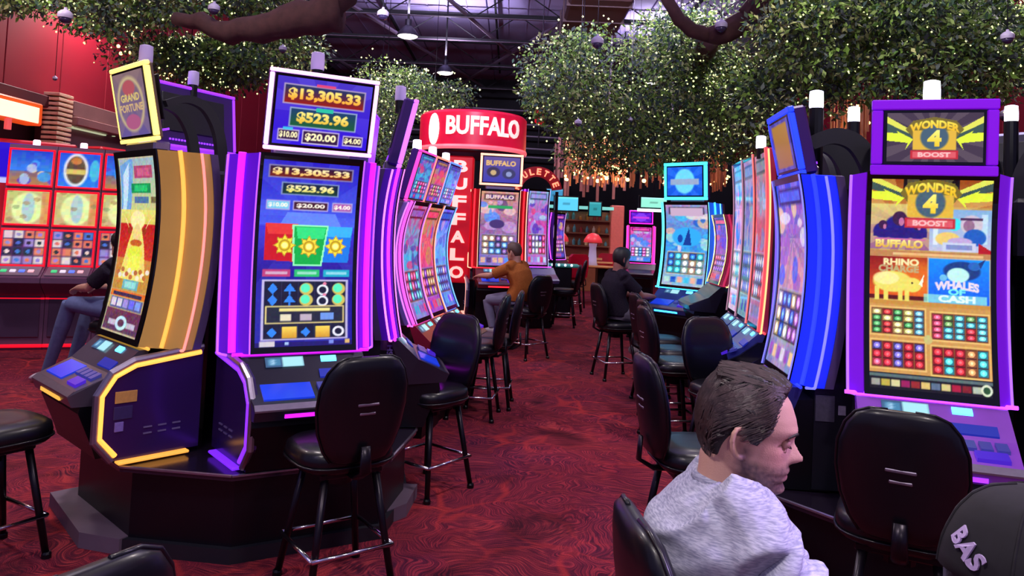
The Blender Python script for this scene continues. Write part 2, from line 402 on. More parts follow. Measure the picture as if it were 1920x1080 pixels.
def pic_wonder_main():
    p = Pic(160, 280, (190, 150, 80))
    p.rect(0, 0, 1, .13, (150, 70, 25), (190, 120, 60)); p.rect(.27, 0, .73, .06, (14, 14, 22))
    p.rect(0, .12, .5, .34, (215, 195, 110), (150, 95, 140)).rays(.3, .22, 12, (245, 225, 130), .3)
    p.rect(.5, .14, 1, .34, (130, 175, 220), (190, 190, 220)).rect(.53, .18, .57, .31, (215, 230, 240)).rect(.92, .16, .97, .3, (190, 220, 240)).ell(.7, .21, .06, .03, (60, 230, 240))
    for x, y, k in ((.25, .235, 1), (.11, .25, .62), (.4, .25, .62)):
        p.ell(x, y, .13 * k, .062 * k, (35, 25, 130)).ell(x, y - .045 * k, .06 * k, .035 * k, (60, 25, 70)).ell(x + .015, y - .03 * k, .022 * k, .02 * k, (190, 110, 160)).rect(x - .13 * k, y, x + .13 * k, y + .045 * k, (40, 22, 120))
    p.rect(.04, .285, .47, .295, (200, 110, 160)); p.text('BUFFALO', .25, .312, .04, (255, 240, 150), .4, .05, c2=(220, 170, 50))
    p.ell(.84, .21, .09, .045, (205, 190, 205)).ell(.82, .215, .045, .028, (150, 110, 140)).rect(.75, .178, .93, .19, (80, 50, 90)); p.ell(.87, .27, .09, .04, (30, 90, 190)).ell(.65, .28, .1, .032, (235, 200, 110)).ell(.75, .292, .1, .02, (190, 165, 215))
    p.rect(.61, .297, .88, .34, (200, 205, 230)); p.rect(.64, .307, .85, .33, (110, 125, 190), al=.8); p.poly([(.9, .295), (1, .33), (1, .35), (.9, .35)], (180, 20, 30))
    bolts(p, .5, .02, .5, .07, 1); wonder_logo(p, .5, .1, .95)
    p.rect(0, .345, 1, .375, (190, 130, 80)); p.rect(.2, .354, .94, .366, (250, 215, 150), al=.7)
    p.rect(0, .375, .49, .575, (140, 20, 15), (235, 95, 20)).ell(.4, .47, .2, .09, (245, 130, 30), .7, .8).rect(0, .56, .49, .58, (90, 15, 12))
    p.text('RHINO', .27, .4, .034, (245, 230, 170), .3, .05); p.text('CHARGE', .25, .432, .034, (190, 170, 120), .34, .05)
    animal(p, .2, .495, .55, (235, 220, 100), (250, 240, 170))
    p.rect(.5, .375, 1, .6, (20, 140, 250), (20, 90, 235)); p.frame(.49, .37, 1, .605, (190, 180, 160), .01)
    p.ell(.77, .43, .15, .045, (25, 60, 130)).ell(.74, .45, .09, .035, (190, 240, 235)).ell(.87, .405, .05, .02, (40, 100, 190)).poly([(.9, .39), (.96, .37), (.92, .415)], (25, 60, 130)).ell(.62, .465, .03, .016, (110, 190, 235))
    p.text('WHALES', .73, .497, .042, (235, 215, 235), .36, .06, arc=.012); p.text('OF', .73, .53, .03, (120, 240, 235), .14, .05); p.rect(.46, .545, .97, .585, (150, 235, 225), al=.75); p.text('CASH', .73, .563, .034, (225, 250, 240), .3, .05)
    p.rect(0, .585, 1, .61, (200, 140, 60)); p.rect(0, .605, 1, .93, (205, 150, 80))
    reels(p, .01, .615, .48, .755, 5, 4, [(235, 215, 110), (240, 205, 120), (90, 150, 190), (190, 40, 40), (60, 130, 70)], 3)
    reels(p, .51, .625, .99, .765, 5, 4, [(70, 160, 190), (80, 170, 200), (220, 60, 90), (90, 130, 70), (200, 40, 50)], 5)
    reels(p, .01, .77, .48, .91, 5, 3, [(200, 30, 40), (225, 60, 90), (200, 30, 40), (90, 80, 170), (90, 170, 200)], 8)
    reels(p, .51, .78, .99, .925, 5, 3, [(60, 170, 190), (200, 30, 40), (220, 60, 140), (90, 80, 170), (200, 120, 70)], 13)
    p.ell(.495, .76, .035, .022, (200, 190, 120))
    p.rect(0, .925, 1, 1, (20, 18, 26)); p.rect(0, .93, 1, .945, (120, 150, 150), al=.7)
    for i, c in enumerate([(160, 160, 150), (190, 170, 70), (215, 205, 150), (150, 30, 90), (150, 40, 40), (220, 190, 110), (90, 110, 140), (215, 200, 130), (170, 30, 60), (130, 30, 40), (180, 190, 170)]): p.rect(.02 + i * .082, .955, .092 + i * .082, .985, c)
    p.ell(.95, .968, .045, .026, (220, 230, 200)).ell(.95, .968, .028, .016, (40, 80, 50))
    return p.noise(14, 5)
def pic_fortune_main():
    p = Pic(90, 240, (190, 165, 110))
    p.rect(0, 0, 1, .3, (150, 175, 190), (200, 200, 130)); p.poly([(0, .05), (.42, 0), (.3, .3), (0, .42)], (110, 160, 215)).poly([(.1, .1), (.3, .03), (.16, .33), (.06, .36)], (190, 215, 235))
    p.rect(.42, .05, .9, .12, (170, 70, 110)).rect(.5, .065, .82, .108, (200, 90, 130)).rect(.32, .15, .84, .205, (20, 140, 80)).rect(.4, .16, .75, .195, (40, 190, 110)).rect(.4, .225, .78, .262, (80, 110, 160)).rect(.84, .225, .97, .26, (110, 100, 70))
    p.rect(0, .3, 1, .42, (225, 215, 120), (210, 190, 80)); p.rect(0, .38, 1, .6, (190, 30, 30), (200, 60, 40)); p.rect(0, .58, 1, .76, (205, 130, 60), (190, 140, 60))
    p.poly([(.5, .3), (.72, .5), (.86, .7), (.14, .7), (.28, .5)], (235, 215, 110)); p.ell(.5, .36, .2, .055, (245, 230, 160)).ell(.5, .44, .1, .06, (235, 205, 130)).poly([(.2, .36), (.1, .33), (.3, .42)], (240, 220, 150)).poly([(.8, .36), (.9, .33), (.7, .42)], (240, 220, 150))
    p.ell(.5, .49, .16, .02, (200, 90, 40)).ell(.5, .55, .2, .045, (225, 225, 70)).ell(.5, .61, .18, .05, (235, 235, 90)).ell(.3, .42, .06, .02, (150, 50, 30)).ell(.7, .42, .06, .02, (150, 50, 30))
    for i in range(14): p.ell(.12 + .06 * i, .665 + .02 * math.sin(i * 2.3), .05, .014, (235, 225, 200) if i % 2 else (190, 110, 60))
    p.rect(.3, .7, .72, .755, (110, 175, 180)).rect(.36, .71, .66, .745, (150, 215, 215))
    p.rect(0, .765, 1, .8, (225, 110, 40)).rect(.1, .775, .88, .795, (60, 50, 80)).rect(.08, .805, .94, .865, (90, 90, 150))
    for i in range(5): p.rect(.1 + .165 * i, .81, .23 + .165 * i, .855, [(215, 205, 220), (215, 205, 220), (160, 140, 220), (110, 110, 240), (130, 150, 235)][i])
    p.rect(0, .87, 1, .99, (110, 50, 80), (90, 60, 90)); p.ring(.5, .94, .12, .03, (190, 230, 240), .3).rect(.15, .93, .35, .96, (190, 180, 200)).rect(.65, .93, .88, .96, (190, 180, 200)); p.frame(0, 0, 1, 1, (190, 180, 150), .025)
    return p.noise(30, 8)
def pic_fortune_top():
    p = Pic(60, 96, (110, 90, 105)); p.rect(0, 0, 1, 1, (125, 100, 105), (95, 80, 145)); p.rays(.5, .5, 9, (150, 120, 120), .3)
    p.ring(.5, .5, .4, .4, (190, 170, 130), .08).ell(.5, .25, .2, .12, (170, 80, 90)).ell(.5, .78, .24, .12, (165, 85, 125))
    p.text('GRAND', .5, .4, .12, (215, 190, 110), .6, .03); p.text('FORTUNE', .5, .56, .12, (205, 170, 120), .76, .03)
    return p
def pic_theme(seed, top, mid, low, pal, w=56, h=120, title=None, tc=(255, 230, 150)):
    p = Pic(w, h, mid); r = random.Random(seed)
    p.rect(0, 0, 1, .5, top, mid).rect(0, .45, 1, 1, mid, low).rays(.5, .3, 9, tuple(min(255, int(c * 1.25 + 20)) for c in mid), .3)
    for _ in range(16): p.ell(r.random(), .12 + .42 * r.random(), .04 + .18 * r.random(), .02 + .07 * r.random(), r.choice(pal), .8)
    p.rect(.08, .03, .92, .12, tuple(int(c * .5) for c in top)); p.rect(.12, .045, .88, .1, r.choice(pal))
    if title: p.text(title, .5, .075, .055, tc, .74, .04)
    reels(p, .06, .58, .94, .86, 5, 3, pal, seed + 1, tuple(int(c * .4) for c in low), tuple(min(255, int(c * .8 + 60)) for c in low))
    for i in range(6): p.rect(.05 + .155 * i, .89, .17 + .155 * i, .96, r.choice(pal))
    return p.noise(30, seed)
def pic_logo(seed, bg, c1, c2, w=56, h=40, title=None):
    p = Pic(w, h, bg); p.rays(.5, .5, 9, tuple(min(255, c + 40) for c in bg), .4); p.ell(.5, .5, .28, .42, c1).rect(.1, .42, .9, .62, c2)
    if title: p.text(title, .5, .52, .17, (255, 255, 255), .72, .03)
    return p.noise(12, seed)
def pic_cell(kind, seed):
    r = random.Random(seed); p = Pic(34, 36, (20, 60, 170))
    if kind == 0:
        p.rect(0, 0, 1, .6, (30, 60, 190), (50, 130, 230)).rect(0, .6, 1, 1, (120, 100, 120), (190, 120, 70))
        for _ in range(9): p.ell(r.random(), .3 + .6 * r.random(), .06 + .1 * r.random(), .06 + .1 * r.random(), r.choice([(230, 210, 150), (90, 60, 190), (60, 150, 230), (170, 190, 220)]), .9)
    elif kind == 3:
        p.rect(0, 0, 1, 1, (30, 80, 210), (40, 120, 230)); p.ell(.42, .5, .28, .46, (225, 225, 230)).ell(.42, .5, .22, .38, (90, 70, 50)).rect(.2, .48, .64, .62, (215, 190, 100)).ell(.42, .25, .12, .1, (190, 120, 60)); p.ell(.85, .5, .12, .3, (70, 180, 220))
    elif kind == 1:
        p.rect(0, 0, 1, 1, (190, 190, 120), (200, 170, 120)).ell(.5, .52, .34, .44, (225, 235, 160)).ell(.52, .5, .14, .4, (170, 200, 200)).rect(.8, .05, .98, .95, (215, 130, 70), al=.7)
        for _ in range(6): p.ell(r.random(), r.random(), .08, .06, r.choice([(150, 110, 70), (120, 130, 90)]), .5)
    else:
        p.rect(0, 0, 1, 1, (60, 40, 90), (90, 50, 90))
        pal = [(220, 120, 90), (70, 110, 200), (150, 130, 200), (220, 200, 200), (40, 40, 60)]
        for i in range(4):
            for j in range(4): p.rect(.05 + .23 * i, .05 + .23 * j, .25 + .23 * i, .25 + .23 * j, r.choice(pal)); p.ell(.15 + .23 * i, .15 + .23 * j, .05, .05, r.choice(pal))
    return p.noise(24, seed)

# ------------------------------------------------------------ common materials
M_black = lambda: mat('black_plastic', (6, 6, 14), .36, spec=.35, noise=.2, nscale=6)
M_body = lambda: mat('cabinet_paint', (15, 15, 28), .4, noise=.25, nscale=3)
M_gloss = lambda: mat('gloss_black', (10, 10, 14), .12, coat=.4)
M_chrome = lambda: mat('chrome', (200, 195, 200), .18, metal=1, noise=.1, nscale=30)
M_steel = lambda: mat('brushed_steel', (150, 140, 160), .35, metal=.9, noise=.15, nscale=40)
M_leg = lambda: mat('leg_steel', (30, 24, 34), .3, metal=.6, noise=.1, nscale=20)
M_vinyl = lambda: mat('black_vinyl', (11, 10, 18), .36, noise=.2, nscale=14, bump=.06, coat=.15, spec=.35)
M_white = lambda: mat('white_plastic', (205, 195, 225), .35, noise=.05, nscale=10)

# ------------------------------------------------------------ a curved gaming machine
def slot_machine(name, label, loc, rz, main=None, top=None, z0=1.0, z1=1.95, w=.5, wing_col=(90, 20, 190), wing_glow=.35, strip=(225, 40, 255), edge=(255, 150, 225), edge2=None,
                 strip_s=3., top_w=.56, top_h=.42, top_z=2.23, top_frame=None, top_frame_s=3., top_fw=.02, top_fcol=(60, 20, 110), tilt=12, arms=True, candle='unlit', wing=.16, wing_back=.16,
                 deck_w=.62, deck_col=(30, 28, 44), divider=None, div_col=None, div_yaw=0, bezel=.022, edge_on=True, strip_r=.011, bottom_s=None, arm_k=1., fdep=.03, cand_y=.3, plates=False, pedestal=True, group=None, body_d=.26, simple=False, full_base=False, wing_bottom=None, top_x=0., top_thick=.07, curve=1., stalk=.1):
    t = thing(name, label, 'slot machine', (*loc, 0), R(rz), group)
    H = z1 - z0; hw = w / 2
    def py(z):
        q = (z - z0) / H
        return curve * (-.065 * (1 - q / .62) ** 2 if q < .62 else -.035 * ((q - .62) / .38) ** 2)
    n = 6 if simple else 14
    zs = [z0 - .03 + (H + .06) * i / n for i in range(n + 1)]
    # dark body behind the screen and its pedestal
    b = MB(); prof = [(-.02 if full_base else .03, .45 if not full_base else .0), (body_d, .45 if not full_base else 0), (body_d + .02, z1 - .1), (body_d - .06, z1 - .04), (.05, z1 - .04)]
    hb = hw + .05
    b.rings([[(x, y, z) for y, z in prof] for x in (-hb, hb)])
    body = obj('cabinet_body', b, M_body(), t)
    if not simple:
        v = MB()
        for s in (-1, 1):
            for k in range(6): v.box((s * (hb + .002), .17, z0 + .55 + k * .022), (.008, .12, .008))
        obj('side_vent', v, M_black(), body)
    if pedestal:
        b = MB(); zz = 0 if full_base else .44
        prof = [(-.24, zz), (.12, zz), (.12, z0 - .1), (-.05, z0 - .11), (-.18, z0 - .21), (-.32, z0 - .28), (-.33, z0 - .33), (-.26, z0 - .5)]
        b.rings([[(x, y, z) for y, z in prof] for x in (-hb + .01, hb - .01)])
        obj('pedestal', b, M_black(), t)
    # bezel: a curved frame
    fr = MB()
    def bez(x0, x1, za, zb):
        k = max(2, int(n * (zb - za) / H) + 1)
        rs = []
        for i in range(k + 1):
            z = za + (zb - za) * i / k; y = py(max(z0 - .03, min(z1 + .03, z)))
            rs.append([(x0, y - .012, z), (x1, y - .012, z), (x1, y + .05, z), (x0, y + .05, z)])
        fr.rings(rs)
    bez(-hw - bezel, -hw, z0 - .03, z1 + .035); bez(hw, hw + bezel, z0 - .03, z1 + .035); bez(-hw, hw, z0 - .03, z0); bez(-hw, hw, z1, z1 + .035)
    bz = obj('screen_bezel', fr, M_gloss(), t)
    if main is not None:
        screen('screen', main, t, lambda u, v: (-hw + w * u, py(z1 - H * v) - .006, z1 - H * v))
    # light guide wings on both sides
    wb = wing_bottom if wing_bottom is not None else z0 - .03
    wm = mat('wing_' + '_'.join(map(str, wing_col)) + '_%.2f' % wing_glow, wing_col, .28, emit=wing_glow, noise=.12, nscale=5, sample=False)
    sm = glow('strip_' + '_'.join(map(str, strip)) + '_%.1f' % strip_s, strip, strip_s); em = glow('edge_' + '_'.join(map(str, edge)), edge, 1.5)
    for s in (-1, 1):
        m = MB(); xi, xo = s * (hw + bezel + .002), s * (hw + bezel + .002 + wing)
        rs = []
        for z in zs:
            y = py(z); yo = y + wing_back
            rs.append([(xi, y - .004, z), (xo, yo, z - .01), (xo - s * .004, min(.24, yo + .045), z - .01), (xi, min(.24, yo + .05), z)])
        m.rings(rs)
        wg = obj('side_wing', m, wm, t)
        m = MB(); m.rings([[(xi, min(.24, py(z) + wing_back + .045), z), (xo + s * .004, min(.24, py(z) + wing_back + .043), z - .01), (xo, min(.27, py(z) + wing_back + .085), z - .01), (xi, min(.27, py(z) + wing_back + .09), z)] for z in zs]); obj('rear_trim', m, mat('trim_lavender', (92, 76, 112), .35, metal=.3, noise=.1), wg)
        a = MB(); k = .55; a.tube([(xi + (xo - xi) * k, py(z) + wing_back * k - .012, z) for z in zs[0:]], strip_r, 6)
        if edge_on: obj('light_strip', a, sm, wg)
        a = MB(); a.tube([(xo, py(z) + wing_back - .002, z - .01) for z in zs], .007, 6); a.tube([(xo, py(zs[0]) + wing_back - .002, zs[0] - .01), (xo - s * .05, py(zs[0]) + wing_back * .7, zs[0] - .02)], .007, 6)
        obj('light_strip', a, em if edge2 is None else glow('edge_' + '_'.join(map(str, edge2)), edge2, 1.5), wg)
        a = MB(); a.tube([(xi, py(z) - .016, z) for z in zs], .004, 6)
        if edge_on and bezel < .03: obj('light_strip', a, em, wg)
    a = MB(); a.tube([(-hw - .1, py(z0) + .02, z0 - .036), (hw + .1, py(z0) + .02, z0 - .036)], .009, 6); obj('light_strip', a, sm if bottom_s is None else glow('bottom_' + '_'.join(map(str, strip)), strip, bottom_s), t)
    # button deck
    d = MB(); dw = deck_w / 2; yt, zt = py(z0 - .03), z0 - .045
    A = (yt - .0, zt); B = (yt - .12, zt - .11); C_ = (yt - .28, zt - .175); D_ = (yt - .31, zt - .2)
    prof = [A, B, C_, D_, (D_[0] + .02, D_[1] - .05), (yt - .05, zt - .26), (yt + .05, zt)]
    d.rings([[(x * dw * (1 if y > yt - .2 else .93), y, z) for y, z in prof] for x in (-1, 1)])
    dm = mat('deck_' + '_'.join(map(str, deck_col)), deck_col, .3, noise=.15, nscale=8, coat=.3)
    dk = obj('button_deck', d, dm, t)
    if not simple:
        def on(a, b_, u, h=.004): return (a[0] + (b_[0] - a[0]) * u, a[1] + (b_[1] - a[1]) * u + h)
        def plate(nm, x0, x1, a, b_, u0, u1, m, hgt=.008):
            q = MB(); p0, p1 = on(a, b_, u0, hgt), on(a, b_, u1, hgt); p2, p3 = on(a, b_, u1, -.004), on(a, b_, u0, -.004)
            q.rings([[(x, *p0), (x, *p1), (x, *p2), (x, *p3)] for x in (x0, x1)]); return obj(nm, q, m, dk)
        lcd = Pic(20, 10, (60, 90, 130)); lcd.rect(.45, .05, .98, .95, (170, 230, 240)).rect(.08, .2, .4, .8, (70, 130, 170)).text('$', .2, .5, .5, (170, 210, 240))
        p0, p1 = on(A, B, .12, .01), on(A, B, .5, .01)
        screen('player_screen', lcd, dk, lambda u, v: (-.2 + .19 * u, p0[0] + (p1[0] - p0[0]) * v, p0[1] + (p1[1] - p0[1]) * v))
        plate('card_slot', .08, .16, A, B, .12, .3, glow('card_slot', (90, 200, 255), 2.5))
        plate('bill_slot', .06, .24, A, B, .62, .92, mat('bill_slot', (40, 50, 130), .3, emit=.25, ecol=(30, 60, 255)))
        plate('touch_pad', -.24, .0, B, C_, .12, .85, mat('touch_pad', (30, 60, 190), .2, emit=.5, ecol=(20, 60, 235), sample=False))
        for i in range(4): plate('button', .03 + i * .06, .075 + i * .06, B, C_, .2, .5, mat('deck_button', (70, 70, 130), .25, emit=.25, ecol=(60, 70, 200), sample=False), .014)
        plate('spin_button', .12, .24, B, C_, .6, .9, mat('spin_button', (50, 40, 110), .2, emit=.5, ecol=(90, 40, 255), sample=False), .016)
        plate('front_trim', -dw * .93, dw * .93, C_, D_, .1, 1, M_steel(), .004)
        a = MB(); a.box((0, D_[0] + .012, D_[1] - .03), (.3, .012, .018)); obj('light_strip', a, sm, dk)
    # topper
    if top is not None or top_frame is not None:
        T = Matrix.Translation((top_x, -.06 if tilt else 0.02, top_z)) @ Matrix.Rotation(R(tilt), 4, 'X')
        a = MB(); a.box((0, top_thick / 2, 0), (top_w, top_thick, top_h), .012, T)
        tp = obj('topper', a, mat('topper_' + '_'.join(map(str, top_fcol)), top_fcol, .35, emit=.0, noise=.1, nscale=5), t)
        iw, ih = top_w / 2 - top_fw, top_h / 2 - top_fw
        tf = MB(); 
        for (c, dd) in (((0, fdep / 2 - .02, top_h / 2 - top_fw / 2 + .004), (top_w + .012, fdep, top_fw)), ((0, fdep / 2 - .02, -top_h / 2 + top_fw / 2 - .004), (top_w + .012, fdep, top_fw)), ((-top_w / 2 + top_fw / 2 - .004, fdep / 2 - .02, 0), (top_fw, fdep, top_h - 2 * top_fw)), ((top_w / 2 - top_fw / 2 + .004, fdep / 2 - .02, 0), (top_fw, fdep, top_h - 2 * top_fw))):
            tf.box(c, dd, .004, T)
        obj('topper_light_frame', tf, glow('tf_' + '_'.join(map(str, top_frame or edge)) + '_%.2f' % top_frame_s, top_frame or edge, top_frame_s), tp)
        ib = MB(); ib.box((0, -.012, 0), (2 * iw, .016, 2 * ih), 0, T); obj('topper_bezel', ib, M_gloss(), tp)
        m_ = .012
        if top is not None: screen('topper_screen', top, tp, lambda u, v: tuple(T @ Vector((-iw + m_ + (2 * iw - 2 * m_) * u, -.0225, ih - m_ - (2 * ih - 2 * m_) * v))))
        if not simple:
            bv = MB()
            for k in range(18): bv.box((-.2 + k * .0235, .074, -top_h / 2 + .05), (.012, .006, .012), 0, T)
            obj('back_light_row', bv, glow('back_row', (150, 60, 255), 1.2, False), tp)
            bp = MB(); bp.box((0, .073, .02), (top_w * .72, .012, top_h * .6), .004, T); obj('back_plate', bp, M_body(), tp)
            nk = MB(); nk.box((0, 0.02, z1 + .055), (w * .8, .09, .06), .01); obj('neck', nk, M_steel(), t)
    if arms:
        for s in (-1, 1):
            a = MB(); x = s * top_w * .36
            pts = [(x, .03, top_z + .0), (x, .14, top_z + .05), (x, .25, top_z + .02), (x, .33, top_z - .1), (x, .36, top_z - .25), (x, .36, z1 - .12)]
            wd = .03 * arm_k; cu = []
            for q in range(len(pts) - 1):
                for u_ in range(4): cu.append(Vector(pts[q]).lerp(Vector(pts[q + 1]), u_ / 4))
            cu.append(Vector(pts[-1]))
            for _ in range(3): cu = [cu[0]] + [(cu[q - 1] + cu[q] * 2 + cu[q + 1]) / 4 for q in range(1, len(cu) - 1)] + [cu[-1]]
            rs = []
            for q, p in enumerate(cu):
                tg = (cu[min(q + 1, len(cu) - 1)] - cu[max(q - 1, 0)]).normalized(); nn = Vector((0, -tg.z, tg.y)); k_ = wd * (.6 + .5 * q / len(cu))
                rs.append([p + nn * k_ + Vector((.022, 0, 0)), p + nn * k_ - Vector((.022, 0, 0)), p - nn * k_ - Vector((.022, 0, 0)), p - nn * k_ + Vector((.022, 0, 0))])
            a.rings(rs); obj('support_arm', a, mat('arm_matte', (22, 21, 32), .6, noise=.15), t, angle=40)
        a = MB(); a.box((0, .32, z1 - .2), (w + .02, .14, .3), .02); obj('rear_box', a, M_body(), t)
    if candle:
        zc = top_z + top_h / 2
        a = MB()
        if candle == 'lit_post': a.lathe([(.038, z1 - .1), (.038, zc + .03), (.036, zc + .035)], 14, (0, cand_y, 0)); y = cand_y; zb = zc + .035
        else: a.lathe([(.03, zc - .05), (.03, zc + .0 + stalk * .3)], 12, (0, -.02, 0)); y = -.02; zb = zc + stalk * .3
        cn = obj('candle', a, M_black(), t)
        a = MB(); a.lathe([(.034, zb), (.036, zb + .01), (.036, zb + .05), (.036, zb + .052), (.034, zb + .09), (.02, zb + .095)], 14, (0, y, 0))
        obj('candle_lens', a, glow('candle_lit', (225, 225, 255), 6.) if candle != 'unlit' else mat('candle_unlit_glow', (185, 165, 215), .3, emit=.25, noise=.05), cn, angle=40)  # the unlit lens gets a faint glow of its own to look paler
    if divider:
        for dx in (divider if isinstance(divider, (tuple, list)) else [divider]):
            m = MB(); s = 1 if dx > 0 else -1
            out = [(.2, .46), (.2, .97), (-.14, .93), (-.24, .88), (-.3, .78), (-.3, .56), (-.22, .46)]
            DM = Matrix.Translation((dx, 0, 0)) @ Matrix.Rotation(R(div_yaw), 4, 'Z') @ Matrix.Translation((-dx, 0, 0)); m.rings([[(dx + sx * .018, y, z) for y, z in out] for sx in (-1, 1)], M=DM)
            dv = obj('side_divider', m, mat('divider_panel', (44, 24, 84), .22, noise=.2, nscale=3, coat=.3), t)
            a = MB(); inn = [(y * .93 + .0, .7 + (z - .7) * .9) for y, z in out]
            a.tube([(dx + s * .022, y, z) for y, z in inn[1:]], .012, 8, M=DM); obj('light_strip', a, glow('div_' + '_'.join(map(str, div_col or strip)), div_col or strip, 1.7), dv)
            a = MB(); a.tube([(dx + s * .012, y, z) for y, z in out[1:]], .018, 8, M=DM); obj('panel_trim', a, M_steel(), dv)
            a = MB(); a.box((dx + s * .03, -.03, .452), (.05, .34, .014), .004, M=DM); obj('base_light', a, glow('divb_' + '_'.join(map(str, div_col or strip)), div_col or strip, 1.), dv)
            if plates:
                for nm, yy, zz, ww, hh, cc in (('gold_plate', -.17, .76, .1, .055, (200, 150, 80)), ('dark_plate', -.18, .685, .085, .06, (52, 40, 92)), ('small_label', -.195, .62, .04, .045, (130, 110, 190))):
                    a = MB(); a.box((dx + s * .021, yy, zz), (.006, ww, hh), .001, M=DM); obj(nm, a, mat(nm, cc, .5, noise=.25, nscale=60), dv)
            for i in range(3):
                for j in range(2): a = MB(); a.box((dx + s * .02, -.06 + i * .07, .57 + j * .03), (.006, .04, .007), M=DM); obj('panel_slot', a, mat('slot_edge', (110, 100, 140), .4), dv)
    return t
# ------------------------------------------------------------ where the photograph's points stand in the room
def at(px, py, Y):
    u, v = px - 960, py - 360; c, s = math.cos(ROLL), math.sin(ROLL)
    a = (u * c + v * s) / 1400; b = (u * s - v * c) / 1400
    k = Y / (math.cos(PITCH) - math.sin(PITCH) * b)
    return Vector((a * k, Y, 1.65 + (math.sin(PITCH) + math.cos(PITCH) * b) * k))

# ------------------------------------------------------------ structure
def struct(name, mb, m, parent=None, **k):
    o = obj(name, mb, m, parent, **k)
    if parent is None: o['kind'] = 'structure'
    return o
def carpet_mat():
    m = bpy.data.materials.new('carpet'); m.use_nodes = True; nt = m.node_tree; b = nt.nodes['Principled BSDF']; N = nt.nodes.new; L = nt.links.new
    b.inputs['Roughness'].default_value = .95; b.inputs['Specular IOR Level'].default_value = .15
    tc = N('ShaderNodeTexCoord')
    def noise(sc_, det=3, dist=0.):
        n = N('ShaderNodeTexNoise'); n.inputs['Scale'].default_value = sc_; n.inputs['Detail'].default_value = det; n.inputs['Distortion'].default_value = dist
        L(tc.outputs['Object'], n.inputs['Vector']); return n
    def ramp(src, *st):
        r = N('ShaderNodeValToRGB'); e = r.color_ramp.elements
        for i, (p, c) in enumerate(st):
            q = e[i] if i < 2 else e.new(p)
            q.position = p; q.color = (*lin(c), 1) if len(c) == 3 else c
        L(src, r.inputs[0]); return r.outputs[0]
    def mix(f, a, c, mode='MIX'):
        x = N('ShaderNodeMix'); x.data_type = 'RGBA'; x.blend_type = mode
        for s, v in ((0, f), (6, a), (7, c)):
            if isinstance(v, (int, float)): x.inputs[s].default_value = v
            elif isinstance(v, tuple): x.inputs[s].default_value = v
            else: L(v, x.inputs[s])
        return x.outputs[2]
    # curving bundles of fine strokes: a stretched noise read through a warped field
    def warp(amount, scale, st, rot):
        n = noise(scale, 2); sb = N('ShaderNodeVectorMath'); sb.operation = 'SUBTRACT'; sb.inputs[1].default_value = (.5, .5, .5); L(n.outputs['Color'], sb.inputs[0])
        ms = N('ShaderNodeVectorMath'); ms.operation = 'SCALE'; ms.inputs['Scale'].default_value = amount; L(sb.outputs[0], ms.inputs[0])
        ad = N('ShaderNodeVectorMath'); L(tc.outputs['Object'], ad.inputs[0]); L(ms.outputs[0], ad.inputs[1])
        mp = N('ShaderNodeMapping'); mp.inputs['Scale'].default_value = st; mp.inputs['Rotation'].default_value = (0, 0, rot); L(ad.outputs[0], mp.inputs['Vector']); return mp.outputs[0]
    def strokes(amount, scale, st, rot):
        n = N('ShaderNodeTexNoise'); n.inputs['Scale'].default_value = 1; n.inputs['Detail'].default_value = 2; L(warp(amount, scale, st, rot), n.inputs['Vector']); return n.outputs['Fac']
    base = ramp(noise(1.0, 3, .8).outputs['Fac'], (.34, (102, 32, 70)), (.48, (126, 34, 60)), (.66, (142, 40, 54)))
    a1 = ramp(strokes(1.1, 1.3, (8, 110, 1), .1), (.38, (62, 20, 44)), (.5, (124, 34, 56)), (.64, (212, 76, 78)))
    a2 = ramp(strokes(1.3, 1.7, (100, 8, 1), .5), (.38, (64, 22, 50)), (.5, (122, 34, 60)), (.64, (204, 66, 80)))
    pick = ramp(noise(1.5, 2, 1.5).outputs['Fac'], (.46, (0, 0, 0)), (.54, (255, 255, 255)))
    c = mix(.62, base, mix(pick, a1, a2))
    vo = N('ShaderNodeTexVoronoi'); vo.feature = 'DISTANCE_TO_EDGE'; vo.inputs['Scale'].default_value = 2.1; L(warp(.9, 1.1, (1, 1, 1), 0), vo.inputs['Vector'])
    ed = ramp(vo.outputs['Distance'], (.012, (255, 255, 255)), (.05, (0, 0, 0)))
    c = mix(mix(1., ed, ramp(noise(.8, 2).outputs['Fac'], (.42, (0, 0, 0)), (.62, (190, 190, 190))), 'MULTIPLY'), c, (*lin((226, 66, 62)), 1))
    dk = ramp(noise(1.9, 2, .6).outputs['Fac'], (.56, (255, 255, 255)), (.72, (150, 140, 165)))
    c = mix(1., c, dk, 'MULTIPLY')
    fib = ramp(noise(260, 2).outputs['Fac'], (.3, (150, 150, 150)), (.7, (255, 255, 255)))
    c = mix(1., c, fib, 'MULTIPLY')
    L(c, b.inputs['Base Color'])
    bp = N('ShaderNodeBump'); bp.inputs['Strength'].default_value = .3; bp.inputs['Distance'].default_value = .004; L(noise(260, 2).outputs['Fac'], bp.inputs['Height']); L(bp.outputs[0], b.inputs['Normal'])
    return m
a = MB(); a.box((.5, 12, -.05), (22, 34, .1)); struct('floor', a, carpet_mat())
M_red = lambda: mat('red_wall_paint', (146, 16, 38), .6, noise=.12, nscale=1.2)
a = MB(); a.box((-6.75, 15.5, 3.8), (.1, 25, 7.6)); wl = struct('wall_left', a, mat('dark_wall', (40, 12, 20), .8, noise=.1))
for i in range(20):
    a = MB(); a.box((-6.67, 4.2 + i * 1.2, 4.7), (.06, 1.185, 3.0), .006); o = obj('wall_panel', a, M_red(), wl)
a = MB(); a.box((8.3, 15, 3.8), (.1, 26, 7.6)); wr = struct('wall_right', a, mat('dark_wall', (40, 12, 20), .8))
for i in range(16):
    a = MB(); a.box((8.22, 4.2 + i * 1.5, 3.8), (.06, 1.485, 4.0), .006); obj('wall_panel', a, M_red(), wr)
